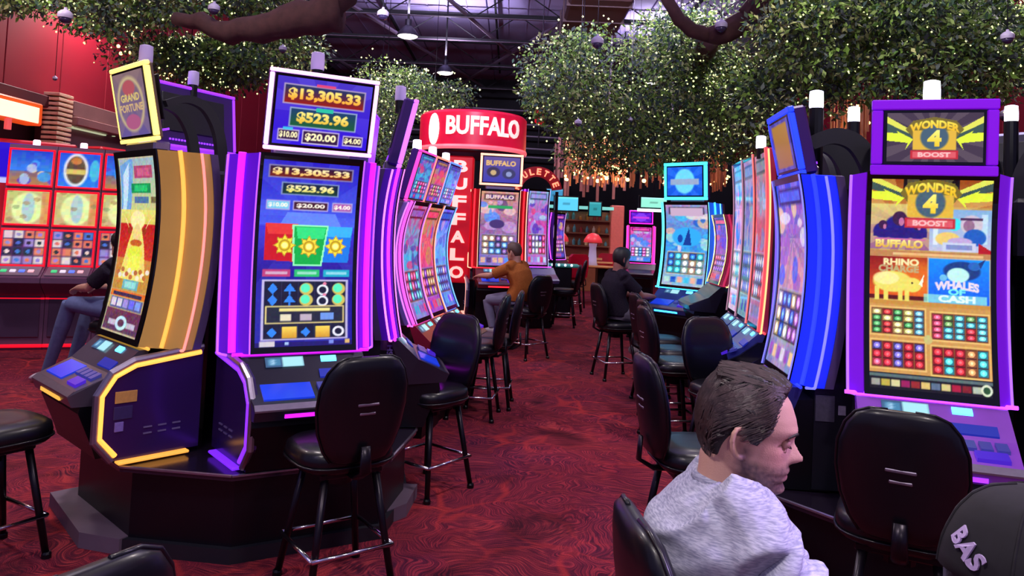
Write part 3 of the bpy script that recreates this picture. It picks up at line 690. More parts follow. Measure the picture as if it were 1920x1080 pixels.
a = MB(); a.box((.8, 28, 3.8), (15, .1, 7.6)); struct('wall_back', a, mat('back_wall_paint', (16, 14, 20), .85, noise=.2, nscale=.8))
# metal roof deck with ribs, open trusses
M_deck = lambda: mat('roof_deck', (158, 148, 190), .7, noise=.3, nscale=.9)
a = MB(); a.box((0, 15, 7.3), (19, 27, .04)); ce = struct('ceiling', a, M_deck())
for i in range(9):
    for j in range(3):
        a = MB(); a.box((-8 + i * 2.05, 6.2 + j * 9, 7.25), (2.02, 8.96, .05), .01)
        for k in range(3): a.box((-8.5 + i * 2.05 + k * .5, 6.2 + j * 9, 7.22), (.03, 8.9, .03))
        obj('deck_panel', a, M_deck(), ce)
M_truss = lambda: mat('truss_steel', (9, 8, 13), .8, noise=.2, nscale=4)
for k, Y in enumerate((12.3, 14.4, 16.5, 18.6, 21.5, 25)):
    a = MB(); zb, zt = 6.35, 7.0
    a.box((0, Y, zb), (18, .06, .055)); a.box((0, Y, zt), (18, .06, .055))
    for i in range(9):
        x0 = -9 + i * 2; a.tube([(x0, Y, zb), (x0 + 1, Y, zt), (x0 + 2, Y, zb)], .016, 5)
    struct('ceiling_truss', a, M_truss())
    a = MB(); a.box((0, Y, zb - .034), (18, .07, .01)); struct('ceiling_truss', a, mat('conduit', (120, 105, 120), .5, metal=.2, noise=.2))
for k, (x0, x1) in enumerate(((-4.6, -1.2), (-2.2, 1.2), (2.4, -2.), (4.8, 1.2), (-6.5, -5), (6.5, 5.5))):
    a = MB(); a.tube([(x0, 12.5, 6.3), (x1, 26, 6.6)], .05, 6); struct('ceiling_brace', a, mat('conduit', (120, 105, 120), .5, metal=.2, noise=.2))
for k, x in enumerate((-3.4, -.6, 2., 4.2)):
    a = MB(); a.box((x, 19, 7.1), (.05, 14, .08)); struct('ceiling_purlin', a, M_truss())
a = MB(); a.box((1.45, 15, 6.0), (1.15, 4, .5), .05)
for i in range(4): a.box((1.45, 13.4 + i * 1.05, 6.0), (1.2, .05, .54))
tag(obj('air_duct', a, mat('duct_brown', (74, 50, 50), .6, noise=.15, nscale=2)), 'wide brown air duct under the metal roof deck', 'duct')
for k, (z, Y) in enumerate(((5.85, 26.5), (5.35, 26.4), (4.95, 26.5), (4.5, 26.4), (4.2, 26.45))):
    a = MB(); a.tube([(-5, Y, z + .1), (6, Y, z - .1)], .035, 6); struct('trim_%d' % (k + 1), a, mat('conduit', (120, 105, 120), .5, metal=.2))
for k, (x, y) in enumerate(((1.95, 15.4), (3.3, 15.6))):
    a = MB(); a.tube([(x, y, 7.2), (x, y, 4.2)], .03, 6); struct('trim_%d' % (k + 6), a, mat('conduit', (120, 105, 120), .5, metal=.2))

# pendant high-bay lamps: the same positions as the lights
LAMP_LABEL = {0: 'white high-bay pendant lamp nearest the front, above the blue jackpot sign', 1: 'second high-bay pendant lamp, lower and further back over the aisle', 2: 'high-bay pendant lamp half hidden in the leafy canopy over the aisle'}
lamp0 = None
for i, (x, y, z) in enumerate(LAMPS):
    lab = LAMP_LABEL.get(i, 'high-bay pendant lamp hidden above the leafy canopies')
    if lamp0 is None:
        lamp0 = thing('pendant_lamp', lab, 'lamp', (x, y, z), 0, 'high-bay pendant lamps')
        a = MB(); a.lathe([(.2, 0), (.21, .0), (.19, .06), (.1, .17), (.06, .2), (.06, .32), (.0, .33)], 20); obj('lamp_shade', a, mat('lamp_shade', (40, 36, 46), .4, metal=.3), lamp0, angle=40)
        a = MB(); a.lathe([(.0, -.03), (.14, -.025), (.19, .0), (.18, .01)], 20); obj('lamp_lens', a, glow('lamp_white', (255, 248, 245), 5, False), lamp0)
        a = MB(); a.tube([(0, 0, .3), (0, 0, 1.9)], .02, 6); obj('lamp_stem', a, M_truss(), lamp0)
    else: dup(lamp0, (x, y, z), 0, lab)

# ------------------------------------------------------------ leafy canopies with string lights
M_leaf = lambda: mat('leaf', (70, 100, 50), .55, attr='leafcol', spec=.12)
def in_poly(p, poly):
    c = False; n = len(poly)
    for i in range(n):
        (x0, y0), (x1, y1) = poly[i], poly[(i + 1) % n]
        if (y0 > p[1]) != (y1 > p[1]) and p[0] < (x1 - x0) * (p[1] - y0) / (y1 - y0) + x0: c = not c
    return c
def canopy(label, poly, Y0, Y1, nblob, nleaf, nlight, seed, rb=.34, branches=(), holes=(), leaf=.06):
    r = random.Random(seed); g = np.random.RandomState(seed)
    t = thing('artificial_tree_canopy', label, 'tree canopy', (0, 0, 0))
    xs = [p[0] for p in poly]; ys = [p[1] for p in poly]; bl = []
    while len(bl) < nblob:
        p = (r.uniform(min(xs), max(xs)), r.uniform(min(ys), max(ys)))
        if not in_poly(p, poly) or any(in_poly(p, h) for h in holes): continue
        bl.append((at(*p, r.uniform(Y0, Y1)), rb * r.uniform(.6, 1.25), r.random()))
    C = np.array([b[0] for b in bl]); Rr = np.array([b[1] for b in bl]); sh = np.array([b[2] for b in bl])
    k = g.randint(0, nblob, nleaf)
    d = g.normal(size=(nleaf, 3)); d /= np.linalg.norm(d, axis=1)[:, None]; d[:, 2] *= .7
    P = C[k] + d * Rr[k][:, None] * (.55 + .55 * g.rand(nleaf, 1))
    ax = g.normal(size=(nleaf, 3)) + d * .8; ax[:, 2] -= .5; ax /= np.linalg.norm(ax, axis=1)[:, None]
    sd = np.cross(ax, g.normal(size=(nleaf, 3))); sd /= np.linalg.norm(sd, axis=1)[:, None]; nn = np.cross(ax, sd)
    Lf = leaf * (.6 + .8 * g.rand(nleaf, 1)); W = Lf * .24
    V = np.stack([P, P + ax * Lf * .45 + sd * W + nn * Lf * .06, P + ax * Lf - nn * Lf * .1, P + ax * Lf * .45 - sd * W + nn * Lf * .06], 1).reshape(-1, 3)
    me = bpy.data.meshes.new('foliage'); me.vertices.add(len(V)); me.vertices.foreach_set('co', V.ravel())
    me.loops.add(nleaf * 4); me.loops.foreach_set('vertex_index', np.arange(nleaf * 4)); me.polygons.add(nleaf)
    me.polygons.foreach_set('loop_start', np.arange(0, nleaf * 4, 4)); me.update()
    pal = np.array([lin(c) for c in ((70, 102, 46), (54, 76, 60), (110, 132, 72), (66, 74, 70), (92, 122, 50), (136, 140, 92), (48, 64, 62))])
    ci = (sh[k] * 3.2 + g.rand(nleaf) * 3.8).astype(int) % 7
    col = np.ones((len(V), 4), np.float32); col[:, :3] = np.repeat(pal[ci] * (.85 + .95 * g.rand(nleaf, 1)), 4, 0)
    ca = me.color_attributes.new('leafcol', 'FLOAT_COLOR', 'POINT'); ca.data.foreach_set('color', col.ravel())
    f = obj('foliage', me, M_leaf(), t); f['kind'] = 'stuff'
    a = MB()
    O = [(1, 0, 0), (0, 1, 0), (-1, 0, 0), (0, -1, 0), (0, 0, 1), (0, 0, -1)]; F = [(0, 1, 4), (1, 2, 4), (2, 3, 4), (3, 0, 4), (1, 0, 5), (2, 1, 5), (3, 2, 5), (0, 3, 5)]
    for _ in range(nlight):
        i = r.randrange(nblob); q = Vector(g.normal(size=3)).normalized(); q.y = -abs(q.y)
        p = bl[i][0] + q * bl[i][1] * 1.08; s = .00145 * p.y * r.uniform(.7, 1.25)
        a.add([(p.x + x * s, p.y + y * s, p.z + z * s) for x, y, z in O], F)
    o = obj('string_lights', a, glow('fairy', (232, 240, 165), 1.7, False), t); o['kind'] = 'stuff'
    for q in r.sample(bl, 3): a = MB(); a.tube([q[0], (q[0].x, q[0].y, 7.24)], .006, 5); obj('hanging_cable', a, M_leg(), t)
    for pts, rad in branches:
        a = MB(); P_ = [at(*p) for p in pts]; m = []
        for i in range(len(P_) - 1):
            for q in range(4): m.append(P_[i].lerp(P_[i + 1], q / 4) + Vector((r.uniform(-1, 1), 0, r.uniform(-1, 1))) * .03)
        m.append(P_[-1]); rr = [rad[0] + (rad[1] - rad[0]) * i / (len(m) - 1) for i in range(len(m))]
        a.tube(m, [x * r.uniform(.88, 1.12) for x in rr], 9); obj('branch', a, mat('bark', (74, 44, 44), .9, noise=.5, nscale=14, bump=.6), t, smooth=True)
    return t
canopy('leafy fake tree canopy with fairy lights over the gold and purple machines',
       [(-30, -60), (590, -60), (570, 0), (540, 20), (420, 14), (330, 30), (290, 25), (215, 40), (170, 45), (120, 10), (60, 12), (0, 18), (-30, 20)], 7.4, 9.2, 95, 24000, 460, 3,
       branches=[([(330, 30, 7.2), (430, 58, 7.1), (540, 42, 7.0), (640, 22, 7.0)], (.07, .2)), ([(610, 30, 7.), (650, -60, 7.)], (.15, .2))])
canopy('lower leafy canopy hanging under the thick brown limb',
       [(225, 90), (330, 85), (420, 90), (550, 82), (585, 92), (570, 105), (500, 115), (450, 140), (380, 145), (330, 115), (240, 100)], 8.2, 10., 60, 19000, 400, 5, rb=.3)
canopy('small dark leafy canopy in the distance behind the red drum sign',
       [(690, 128), (740, 118), (800, 150), (880, 186), (870, 202), (780, 200), (740, 250), (760, 330), (700, 280), (690, 200)], 13., 15., 45, 10000, 190, 8, rb=.34)
canopy('broad leafy fake tree canopy full of fairy lights above the aisle',
       [(1006, 112), (1060, 80), (1150, 62), (1230, 34), (1330, 10), (1380, 60), (1440, 110), (1420, 200), (1445, 250), (1400, 282), (1280, 300), (1180, 318), (1090, 300), (1040, 230), (1004, 190)], 8.6, 11.5, 125, 42000, 860, 11,
       holes=[[(1155, 155), (1190, 130), (1215, 160), (1180, 190), (1160, 190)], [(1330, 60), (1420, 55), (1425, 100), (1350, 100)]],
       branches=[([(1330, 70, 7.8), (1400, 40, 7.7), (1450, -10, 7.6)], (.1, .16)), ([(1330, 70, 7.8), (1270, 35, 7.8), (1240, -30, 7.8)], (.08, .06)), ([(1330, 70, 8.6), (1300, 150, 10.2), (1260, 280, 10.5)], (.12, .08))])
canopy('dense dark leafy canopy over the machine with the lightning bolts',
       [(1440, -40), (1960, -40), (1960, 60), (1930, 140), (1860, 160), (1760, 158), (1690, 172), (1600, 175), (1540, 190), (1470, 225), (1420, 240), (1410, 130), (1450, 60)], 6.2, 9., 140, 46000, 820, 17,
       holes=[[(1700, -40), (1960, -40), (1960, 10), (1850, 30), (1720, 10)]])

def fringe(label, px0, px1, py0, py1, Y0, Y1, n, nb, seed):
    r = random.Random(seed); t = thing('hanging_fringe', label, 'hanging ornament', (0, 0, 0), 0, 'hanging strip ornaments'); a = MB(); b = MB(); c = MB()
    for _ in range(n):
        p = at(r.uniform(px0, px1), r.uniform(py0, (py0 + py1) / 2), r.uniform(Y0, Y1)); q = at(960, r.uniform((py0 + py1) / 2, py1), p.y)
        q = Vector((p.x, p.y, q.z)); w_ = r.uniform(.015, .04)
        a.box(((p + q) / 2), (w_, .012, abs(p.z - q.z)), rz=r.uniform(-.6, .6))
        c.tube([(p.x, p.y, p.z), (p.x, p.y, 7.22 if r.random() < .12 else p.z + .5)], .003, 4)
    o = obj('wood_strip', a, mat('copper_wood', (216, 140, 92), .5, noise=.35, nscale=9), t); o['kind'] = 'stuff'
    o = obj('hanging_wire', c, M_leg(), t); o['kind'] = 'stuff'
    for _ in range(nb):
        p = at(r.uniform(px0, px1), r.uniform(py0 * .7 + py1 * .3, py1), r.uniform(Y0, Y1)); b.ell(p, (.0022 * p.y * r.uniform(.6, 1.3),) * 3, 8, 6)
    o = obj('warm_bulbs', b, glow('warm_bulb', (255, 200, 110), 7), t); o['kind'] = 'stuff'
fringe('copper strips with warm bulbs hanging beside the roulette sign', 1060, 1180, 240, 345, 14.5, 16, 130, 60, 2)
fringe('copper strips with warm bulbs hanging above the cyan machine', 1180, 1370, 255, 345, 12, 15, 120, 44, 3)
fringe('copper strips with bulbs behind the machine with lightning bolts', 1555, 1630, 175, 250, 9, 10, 34, 7, 4)
fringe('copper strips with bulbs in front of the red wall', 205, 265, 45, 110, 10, 11, 20, 4, 5)
fringe('copper strips with bulbs behind the purple sign backs', 300, 450, 105, 165, 10, 12, 40, 9, 6)

# ------------------------------------------------------------ dome cameras
def dome(px, py, Y, wpx, label):
    p = at(px, py, Y); r_ = wpx / 2 / 1400 * Y; t = thing('dome_camera', label, 'security camera', p, 0, 'white dome cameras')
    a = MB(); a.lathe([(r_ * .94, -.0), (r_, .02), (r_ * .96, r_ * .7), (r_ * .6, r_ * 1.05), (r_ * .25, r_ * 1.2), (r_ * .22, r_ * 1.5)], 18); obj('housing', a, M_white(), t, angle=50)
    a = MB(); a.lathe([(r_ * .05, -r_ * .8), (r_ * .45, -r_ * .7), (r_ * .75, -r_ * .42), (r_ * .86, 0)], 18); obj('dome', a, mat('smoked_dome', (60, 50, 84), .1, coat=.5), t, smooth=True)
    a = MB(); a.tube([(0, 0, r_ * 1.4), (0, 0, max(.3, 7.2 - p.z))], .004, 5); obj('stem', a, M_leg(), t)
for q in ((122, 34, 7.2, 27, 'white dome camera hanging in front of the red wall'), (401, 19, 7., 22, 'white dome camera below the thick brown limb'), (718, 30, 9, 22, 'white dome camera under the trusses beside the first pendant lamp'),
          (1120, 82, 7.5, 24, 'white pointed dome camera in front of the broad canopy'), (1352, 52, 7.6, 24, 'white dome camera at the fork of the dark branch'), (1889, 73, 5.9, 24, 'white dome camera in the canopy over the right-hand bank'),
          (214, 42, 9.5, 18, 'dark half hidden dome camera above the gold framed sign'), (1084, 232, 8.4, 14, 'small white dome camera low in the canopy beside the red lantern'), (1885, 219, 8, 22, 'pinkish dome camera in front of the red wall beside a candle lamp'),
          (1877, 192, 9, 14, 'smaller pinkish camera just above the wall camera'), (530, 94, 8.1, 15, 'pale dome camera in the lower canopy above the jackpot sign'), (1182, 226, 8.6, 10, 'tiny pale camera in the canopy above the cyan machine'), (103, 148, 9.6, 9, 'tiny camera on a long wire against the red wall')):
    dome(*q)

# ------------------------------------------------------------ stools
def make_stool(label, loc, rz):
    t = thing('casino_stool', label, 'stool', (*loc, 0), R(rz), 'black casino stools')
    a = MB(); n = 28
    def ring(z, k):
        rs = []
        for i in range(n):
            an = 2 * math.pi * i / n; c, s = math.cos(an), math.sin(an); e = .62
            rs.append((.225 * k * math.copysign(abs(c) ** e, c), -.02 + .215 * k * math.copysign(abs(s) ** e, s), z))
        return rs
    a.rings([ring(.545, .9), ring(.56, .97), ring(.6, 1.), ring(.63, .97), ring(.648, .86), ring(.655, .5), ring(.652, .1)])
    st = obj('seat', a, M_vinyl(), t, smooth=True)
    a = MB(); a.tube([(p[0], p[1], p[2]) for p in ring(.575, 1.005)], .006, 6, closed=True); obj('seat_piping', a, M_vinyl(), st, smooth=True)
    a = MB(); a.box((0, 0, .53), (.3, .28, .03), .006); a.lathe([(.06, .46), (.06, .52)], 14); obj('swivel_plate', a, M_leg(), t)
    # backrest: padded shield, slightly curved and leaning
    def bring(z, hw, y, th):
        rs = []
        for i in range(24):
            an = 2 * math.pi * i / 24; c, s = math.cos(an), math.sin(an)
            x = hw * math.copysign(abs(c) ** .55, c); rs.append((x, y + th * math.copysign(abs(s) ** .8, s) - .06 * (x / .2) ** 2 * .35, z))
        return rs
    rows = [(.6, .1, .2, .018), (.61, .13, .2, .03), (.66, .165, .205, .037), (.74, .195, .215, .04), (.84, .21, .23, .04), (.93, .205, .245, .038), (1.0, .18, .255, .034), (1.045, .145, .262, .028), (1.065, .1, .265, .016), (1.068, .04, .265, .006)]
    a = MB(); a.rings([bring(*q) for q in rows]); bk = obj('backrest', a, M_vinyl(), t, smooth=True)
    a = MB()
    for s in (-1, 1): a.tube([bring(z, hw + .003, y, th)[18 if 0 else (0 if s > 0 else 12)] for z, hw, y, th in rows[1:]], .006, 6)
    obj('piping', a, M_vinyl(), bk, smooth=True)
    for z in (.86, .82):
        a = MB(); yy = .23 + (z - .84) * .16 + .036; a.box((0, yy, z), (.1 if z > .84 else .075, .012, .012), .003); obj('grip_slot', a, M_steel(), bk)
    a = MB(); a.tube([(0, .06, .525), (0, .2, .53), (0, .27, .57), (0, .262, .68)], [.03, .03, .028, .024], 8, flat=.4); obj('back_bracket', a, M_leg(), t, smooth=True)
    for sx in (-1, 1):
        for sy in (-1, 1):
            a = MB(); a.tube([(sx * .12, sy * .12, .525), (sx * .195, sy * .195, .012)], [.018, .016], 10); lg = obj('leg', a, M_leg(), t, smooth=True)
            a = MB(); a.lathe([(.022, 0), (.022, .02), (.017, .03)], 10, (sx * .196, sy * .196, 0)); obj('foot_cap', a, M_black(), lg)
    for i in range(4):
        p = [(-1, -1), (1, -1), (1, 1), (-1, 1)][i]; q = [(1, -1), (1, 1), (-1, 1), (-1, -1)][i]; k = .19
        a = MB(); a.tube([(p[0] * k, p[1] * k, .2), (q[0] * k, q[1] * k, .2)], .01, 8); obj('foot_rail', a, M_chrome(), t, smooth=True)
    return t
STOOLS = [('black stool with two grip slots in front of the blue jackpot machine', (-.74, 3.5), 216), ('black stool turned sideways, second along the aisle beside the purple machine', (-.46, 4.78), 322),
          ('black stool by the blue and red angled screens, nearer of the pair', (-.26, 6.62), 262), ('black stool by the blue and red angled screens, further of the pair', (-.13, 7.05), 266), ('black stool under the man in the orange shirt', (.27, 9.7), 222),
          ('black stool far down the aisle beside the purple screens', (.98, 13.), 262), ('black stool at the far end of the aisle beside the roulette tables', (1.3, 15.2), 262),
          ('black stool with pinkish lit seat at the picture edge by the gold machine', (-2.4, 3.55), 150), ('black padded stool back in the bottom corner of the picture', (-.9, 1.38), 240),
          ('black stool facing the blue sided machine with a blue lit seat', (.93, 3.68), 97), ('black stool under the man in the grey shirt', (.545, 1.62), 96), ('large dark stool in front of the machine with the lightning bolts', (1.52, 2.88), 152),
          ('blue lit stool facing the red framed screens, nearest of three', (1.36, 6.1), 98), ('blue lit stool facing the red framed screens, middle of three', (1.46, 6.72), 98), ('dark stool facing the red framed screens, farthest of three', (1.5, 7.4), 98),
          ('dark stool half hidden behind the blue sided machine', (1.52, 5.2), 20), ('black stool under the woman in black', (1.25, 8.6), 105), ('far black stool beside the magenta machine', (2.1, 12.2), 98), ('black stool under the person in jeans', (-3.55, 6.95), 250), ('black stool under the person in the black cap', (.66, .92), 210)]
stool0 = None
for lab, loc, rz in STOOLS:
    if stool0 is None: stool0 = make_stool(lab, loc, rz)
    else: dup(stool0, (*loc, 0), R(rz), lab)
# ------------------------------------------------------------ pods: round banks of five machines
PURP = (120, 20, 225)
def pod(label, C, angs, plates):
    t = thing('machine_pod', label, 'machine base', (*C, 0))
    poly = []
    for a_ in sorted(a % 360 for a in angs):
        for d in (-21, 21):
            g_ = R(a_ + d); rr_ = .92 if a_ == 101 else 1.1; poly.append((rr_ * math.sin(g_), -rr_ * math.cos(g_)))
    sk = [(x * .93, y * .93) for x, y in poly]
    a = MB(); a.prism(sk, .0, .41); obj('skirt', a, M_black(), t)
    a = MB(); a.prism([(x * .96, y * .96) for x, y in poly], 0, .07); obj('kick_plinth', a, mat('plinth', (20, 20, 30), .5, noise=.2), t)
    a = MB(); a.prism(poly, .405, .432); obj('ledge', a, mat('ledge_top', (30, 22, 38), .22, noise=.15, nscale=5, coat=.3), t)
    for i in range(len(poly)):
        p, q = poly[i], poly[(i + 1) % len(poly)]
        a = MB(); a.tube([(*p, .428), (*q, .428)], .008, 6); obj('ledge_trim', a, M_steel(), t)
    a = MB(); a.prism([(.47 * math.sin(R(k * 36)), -.47 * math.cos(R(k * 36))) for k in range(10)], .43, 1.84); obj('core', a, M_body(), t)
    for pl in plates:
        m = MB(); P_ = [(x - C[0], y - C[1]) for x, y in pl]; m.prism(P_, 0, .075); obj('foot_plate', m, mat('foot_plate', (96, 80, 98), .55, noise=.2, nscale=9), t)
    return t
LC = (-1.415, 4.67); RC = (2.25, 4.12)
pod('dark round base under the gold and purple machines', LC, [-43, 29, 101, 173, 245], [[(-2.5, 4.24), (-2.25, 4.5), (-1.75, 3.85), (-1.82, 3.68), (-2.05, 3.74)], [(-.52, 4.3), (-.5, 4.62), (-.68, 4.62), (-.86, 4.1), (-.7, 4.06)]])
pod('dark round base under the machine with the lightning bolts', RC, [-18, -92, -166, 124, 52], [[(1.2, 3.12), (1.42, 3.0), (1.5, 3.2), (1.3, 3.4)]])
def on_pod(C, ang, r=.84): return (C[0] + r * math.sin(R(ang)), C[1] - r * math.cos(R(ang)))
# gold machine, seen sideways
slot_machine('slot_machine', 'tall gold curved slot machine with a red and gold fortune screen', on_pod(LC, -46, .85), -43, pic_fortune_main(), pic_fortune_top(), wing_col=(196, 150, 72), wing_glow=.16, strip=(250, 190, 80), edge=(255, 165, 140), edge2=(250, 130, 120), strip_s=.9, top_thick=.03, bezel=.045,
             top_w=.48, top_frame=(255, 225, 120), top_frame_s=1.5, top_h=.41, top_z=2.24, top_fcol=(110, 90, 70), deck_col=(70, 62, 78), divider=(.42,), plates=True, div_col=(255, 170, 70), group='pod slot machines', top_fw=.022, arms=True)
m1 = slot_machine('slot_machine', 'purple curved slot machine with blue screen of jackpot amounts', (-1.07, 3.95), 29, pic_jackpot_main(), pic_jackpot_top(), wing_col=(104, 14, 215), wing_glow=.3, strip=(205, 30, 250), edge=(170, 80, 255), strip_s=1.5, top_frame=(255, 190, 255), top_frame_s=1.5, top_z=2.21, top_h=.41, top_x=.03, arms=False, strip_r=.02, wing=.13, wing_back=.13,
             divider=(-.33,), div_yaw=11, div_col=(120, 40, 255), group='pod slot machines', top_fw=.02)
P_dummy = pic_theme(5, (40, 20, 120), (70, 30, 150), (40, 20, 90), [(230, 180, 90), (190, 60, 160), (60, 120, 220)])
L_dummy = pic_logo(4, (60, 30, 130), (200, 150, 80), (160, 60, 150))
slot_machine('slot_machine', 'purple slot machine seen edge on with a pink light strip', on_pod(LC, 99, .66), 101, P_dummy, L_dummy, wing_col=(84, 14, 190), wing_glow=.12, strip=(205, 40, 255), edge=(255, 130, 235), top_frame=(200, 110, 255), top_frame_s=1.4, top_z=2.2, wing=.07, wing_back=.06, arms=False, group='pod slot machines')
l2 = [o for o in COL.objects if o.get('label') == 'purple slot machine seen edge on with a pink light strip'][0]
a = MB(); solid_text(a, 'CASH', .035, .003, lambda x, y, d: (-.295 - d, -.02 + y, .86 + x), .02, .13); obj('flank_lettering', a, mat('dim_letters', (96, 78, 150), .5), l2)
slot_machine('slot_machine', 'purple slot machine seen from behind, back of the round bank', on_pod(LC, 173), 173, P_dummy, L_dummy, wing_col=(84, 14, 190), wing_glow=.25, strip=(205, 40, 255), edge=(190, 60, 255), top_frame=(140, 50, 255), top_frame_s=1.2, fdep=.1, group='pod slot machines', arms=False)
slot_machine('slot_machine', 'purple slot machine seen from behind with curved black support arms', on_pod(LC, 245), 245, P_dummy, L_dummy, wing_col=(84, 14, 190), wing_glow=.25, strip=(205, 40, 255), edge=(190, 60, 255), top_frame=(150, 50, 255), top_frame_s=1.2, fdep=.1, top_w=.72, top_h=.42, top_z=2.29, tilt=6, group='pod slot machines', arms=False)
# right bank
slot_machine('slot_machine', 'purple slot machine with gold lightning bolts on both screens', (1.915, 3.42), -18, pic_wonder_main(), pic_wonder_top(), wing_col=(112, 16, 205), wing_glow=.6, strip=(150, 50, 250), edge=(150, 90, 220), strip_s=1.6, bottom_s=5., edge_on=False, top_frame=(125, 10, 215), top_frame_s=.62, top_fw=.045, top_w=.5, top_h=.335, top_z=2.14, tilt=3,
             wing=.06, wing_back=.05, deck_col=(150, 80, 205), deck_w=.6, group='pod slot machines', candle='lit', w=.49, stalk=.02)
BL = pic_theme(21, (30, 60, 210), (190, 130, 150), (120, 130, 190), [(240, 190, 150), (150, 90, 190), (60, 90, 230), (220, 210, 230)])
GL = pic_logo(22, (60, 60, 160), (190, 150, 80), (170, 140, 90)); GL.rect(.1, .08, .9, .92, (165, 120, 50), (150, 100, 70))
slot_machine('slot_machine', 'bright blue slot machine seen from the side beside the man', (1.51, 3.98), -96, BL, GL, wing_col=(20, 40, 235), wing_glow=.75, strip=(40, 60, 255), edge=(110, 110, 230), strip_s=1.1, top_frame=(30, 60, 255), top_frame_s=1.4, top_fw=.03, top_w=.44, top_h=.35, top_z=2.15, top_x=.04, arm_k=1.9, cand_y=.1, wing=.06, wing_back=.1, group='pod slot machines', candle='lit_post', z0=.98, deck_col=(40, 40, 110))
for ang, lab in ((-166, 'dark slot machine back with a lit post between blue and purple machines'), (124, 'dark slot machine back with a lit post behind the lightning machine'), (52, 'slot machine at the picture edge beside the lightning machine')):
    slot_machine('slot_machine', lab, on_pod(RC, 115 if ang == 124 else ang, 1.03 if ang == 124 else .84), ang, P_dummy, L_dummy, wing_col=(60, 20, 170), wing_glow=.25, strip=(90, 50, 255), edge=(110, 80, 230), top_frame=(170, 165, 215), top_frame_s=.6, fdep=.09, top_h=.4, top_z=2.17, arm_k=1.9, group='pod slot machines', candle='lit_post', top_fcol=(40, 36, 60))
# stickers on the dark flank beside the lightning machine
r2 = [o for o in COL.objects if o.get('label') == 'bright blue slot machine seen from the side beside the man'][0]
for nm, yy, zz, ww, hh, cc in (('notice_label', .085, .84, .09, .125, (66, 62, 80)), ('small_label', .165, .835, .035, .045, (135, 128, 148))):
    a = MB(); a.box((.302, yy, zz), (.005, ww, hh), .001); obj(nm, a, mat('flank_' + nm, cc, .5, noise=.5, nscale=70), r2)

# ------------------------------------------------------------ triple banks and other curved machines along the aisle
TP = [[(220, 60, 120), (70, 160, 210), (150, 90, 180), (90, 70, 160)], [(190, 130, 90), (230, 70, 110), (120, 60, 210), (150, 140, 150)], [(110, 70, 240), (80, 160, 230), (60, 90, 200), (190, 150, 220)]]
ED = [((215, 60, 160), (190, 110, 220)), ((255, 130, 110), (255, 150, 120)), ((90, 130, 255), (120, 190, 255))]
for i in range(3):
    k = i - 1
    slot_machine('slot_machine', ['slot machine with a magenta edge, nearest of the angled triple', 'slot machine with an orange edge, middle of the angled triple', 'slot machine with a blue edge, furthest of the angled triple'][i],
                 (-.74 + .075 * k, 6.62 + k * .5), 80, pic_theme(30 + i, TP[i][0], TP[i][1], TP[i][2], TP[i], 40, 110), pic_theme(40 + i, (60, 60, 170), TP[i][1], (40, 50, 190), TP[i], 36, 36), w=.4, z0=.9, z1=1.8, wing=.035, wing_back=.03, wing_col=(110, 90, 160), wing_glow=.15,
                 strip=ED[i][0], edge=ED[i][1], top_w=.43, top_h=.42, top_z=2.04, tilt=15, top_fw=.016, top_frame=ED[i][0], top_frame_s=1.6, arms=False, candle='lit', group='triple bank slot machines', deck_w=.44, deck_col=(150, 40, 60), simple=False, full_base=True, curve=2., stalk=.0)
RP = [[(70, 150, 230), (210, 130, 170), (190, 190, 210), (40, 90, 220)], [(160, 110, 140), (110, 110, 150), (90, 150, 150), (60, 60, 160)], [(130, 120, 140), (190, 60, 80), (120, 120, 170), (150, 150, 200)]]
for i in range(3):
    k = i - 1
    slot_machine('slot_machine', ['tall slot machine with a red and gold light edge, nearest of three', 'tall grey screened slot machine, middle of the red framed three', 'tall blue and pink screened slot machine, farthest of the red framed three'][i],
                 (1.95 + .139 * k * .5, 6.1 + k * .5), -98, pic_theme(50 + i, RP[2 - i][0], RP[2 - i][1], RP[2 - i][2], RP[2 - i], 36, 130), None, w=.44, z0=1.02, z1=2.28, wing=.02, wing_back=.01, wing_col=(150, 30, 60), wing_glow=.25, strip=(255, 60, 70) if i == 0 else (120, 70, 120), edge=(255, 110, 100) if i == 0 else (150, 110, 130), strip_s=1.5 if i == 0 else .6,
                 edge2=(255, 190, 120) if i == 0 else (150, 100, 130), arms=False, candle='lit' if i == 0 else None, group='red framed slot machines', deck_w=.46, deck_col=(60, 70, 150), full_base=True, curve=.6, simple=False, top_z=2.2, top_h=.2)
slot_machine('slot_machine', 'slot machine flank with red panel and yellow light beside the cyan machine', (2.2, 7.75), -92, pic_theme(61, (60, 40, 160), (150, 50, 150), (120, 30, 80), [(230, 60, 90), (110, 60, 200)], 30, 80), None, w=.46, z0=1.2, z1=1.85, wing=.07, wing_back=.07, wing_col=(150, 20, 70), wing_glow=.2, strip_s=.7,
             strip=(200, 40, 90), edge=(255, 235, 150), arms=False, candle=None, full_base=True, simple=True, top_z=2.1)
CY = pic_theme(70, (170, 140, 190), (40, 130, 225), (170, 190, 200), [(230, 220, 220), (60, 190, 240), (30, 90, 200), (170, 220, 220), (230, 180, 160)], 60, 120)
CY.ell(.5, .4, .34, .12, (50, 170, 245)).poly([(.42, .5), (.55, .28), (.62, .5)], (20, 60, 150)).ell(.35, .42, .06, .05, (20, 70, 170)).rect(.12, .04, .88, .14, (200, 170, 200))
CT = pic_logo(71, (20, 90, 225), (110, 215, 255), (150, 170, 205))
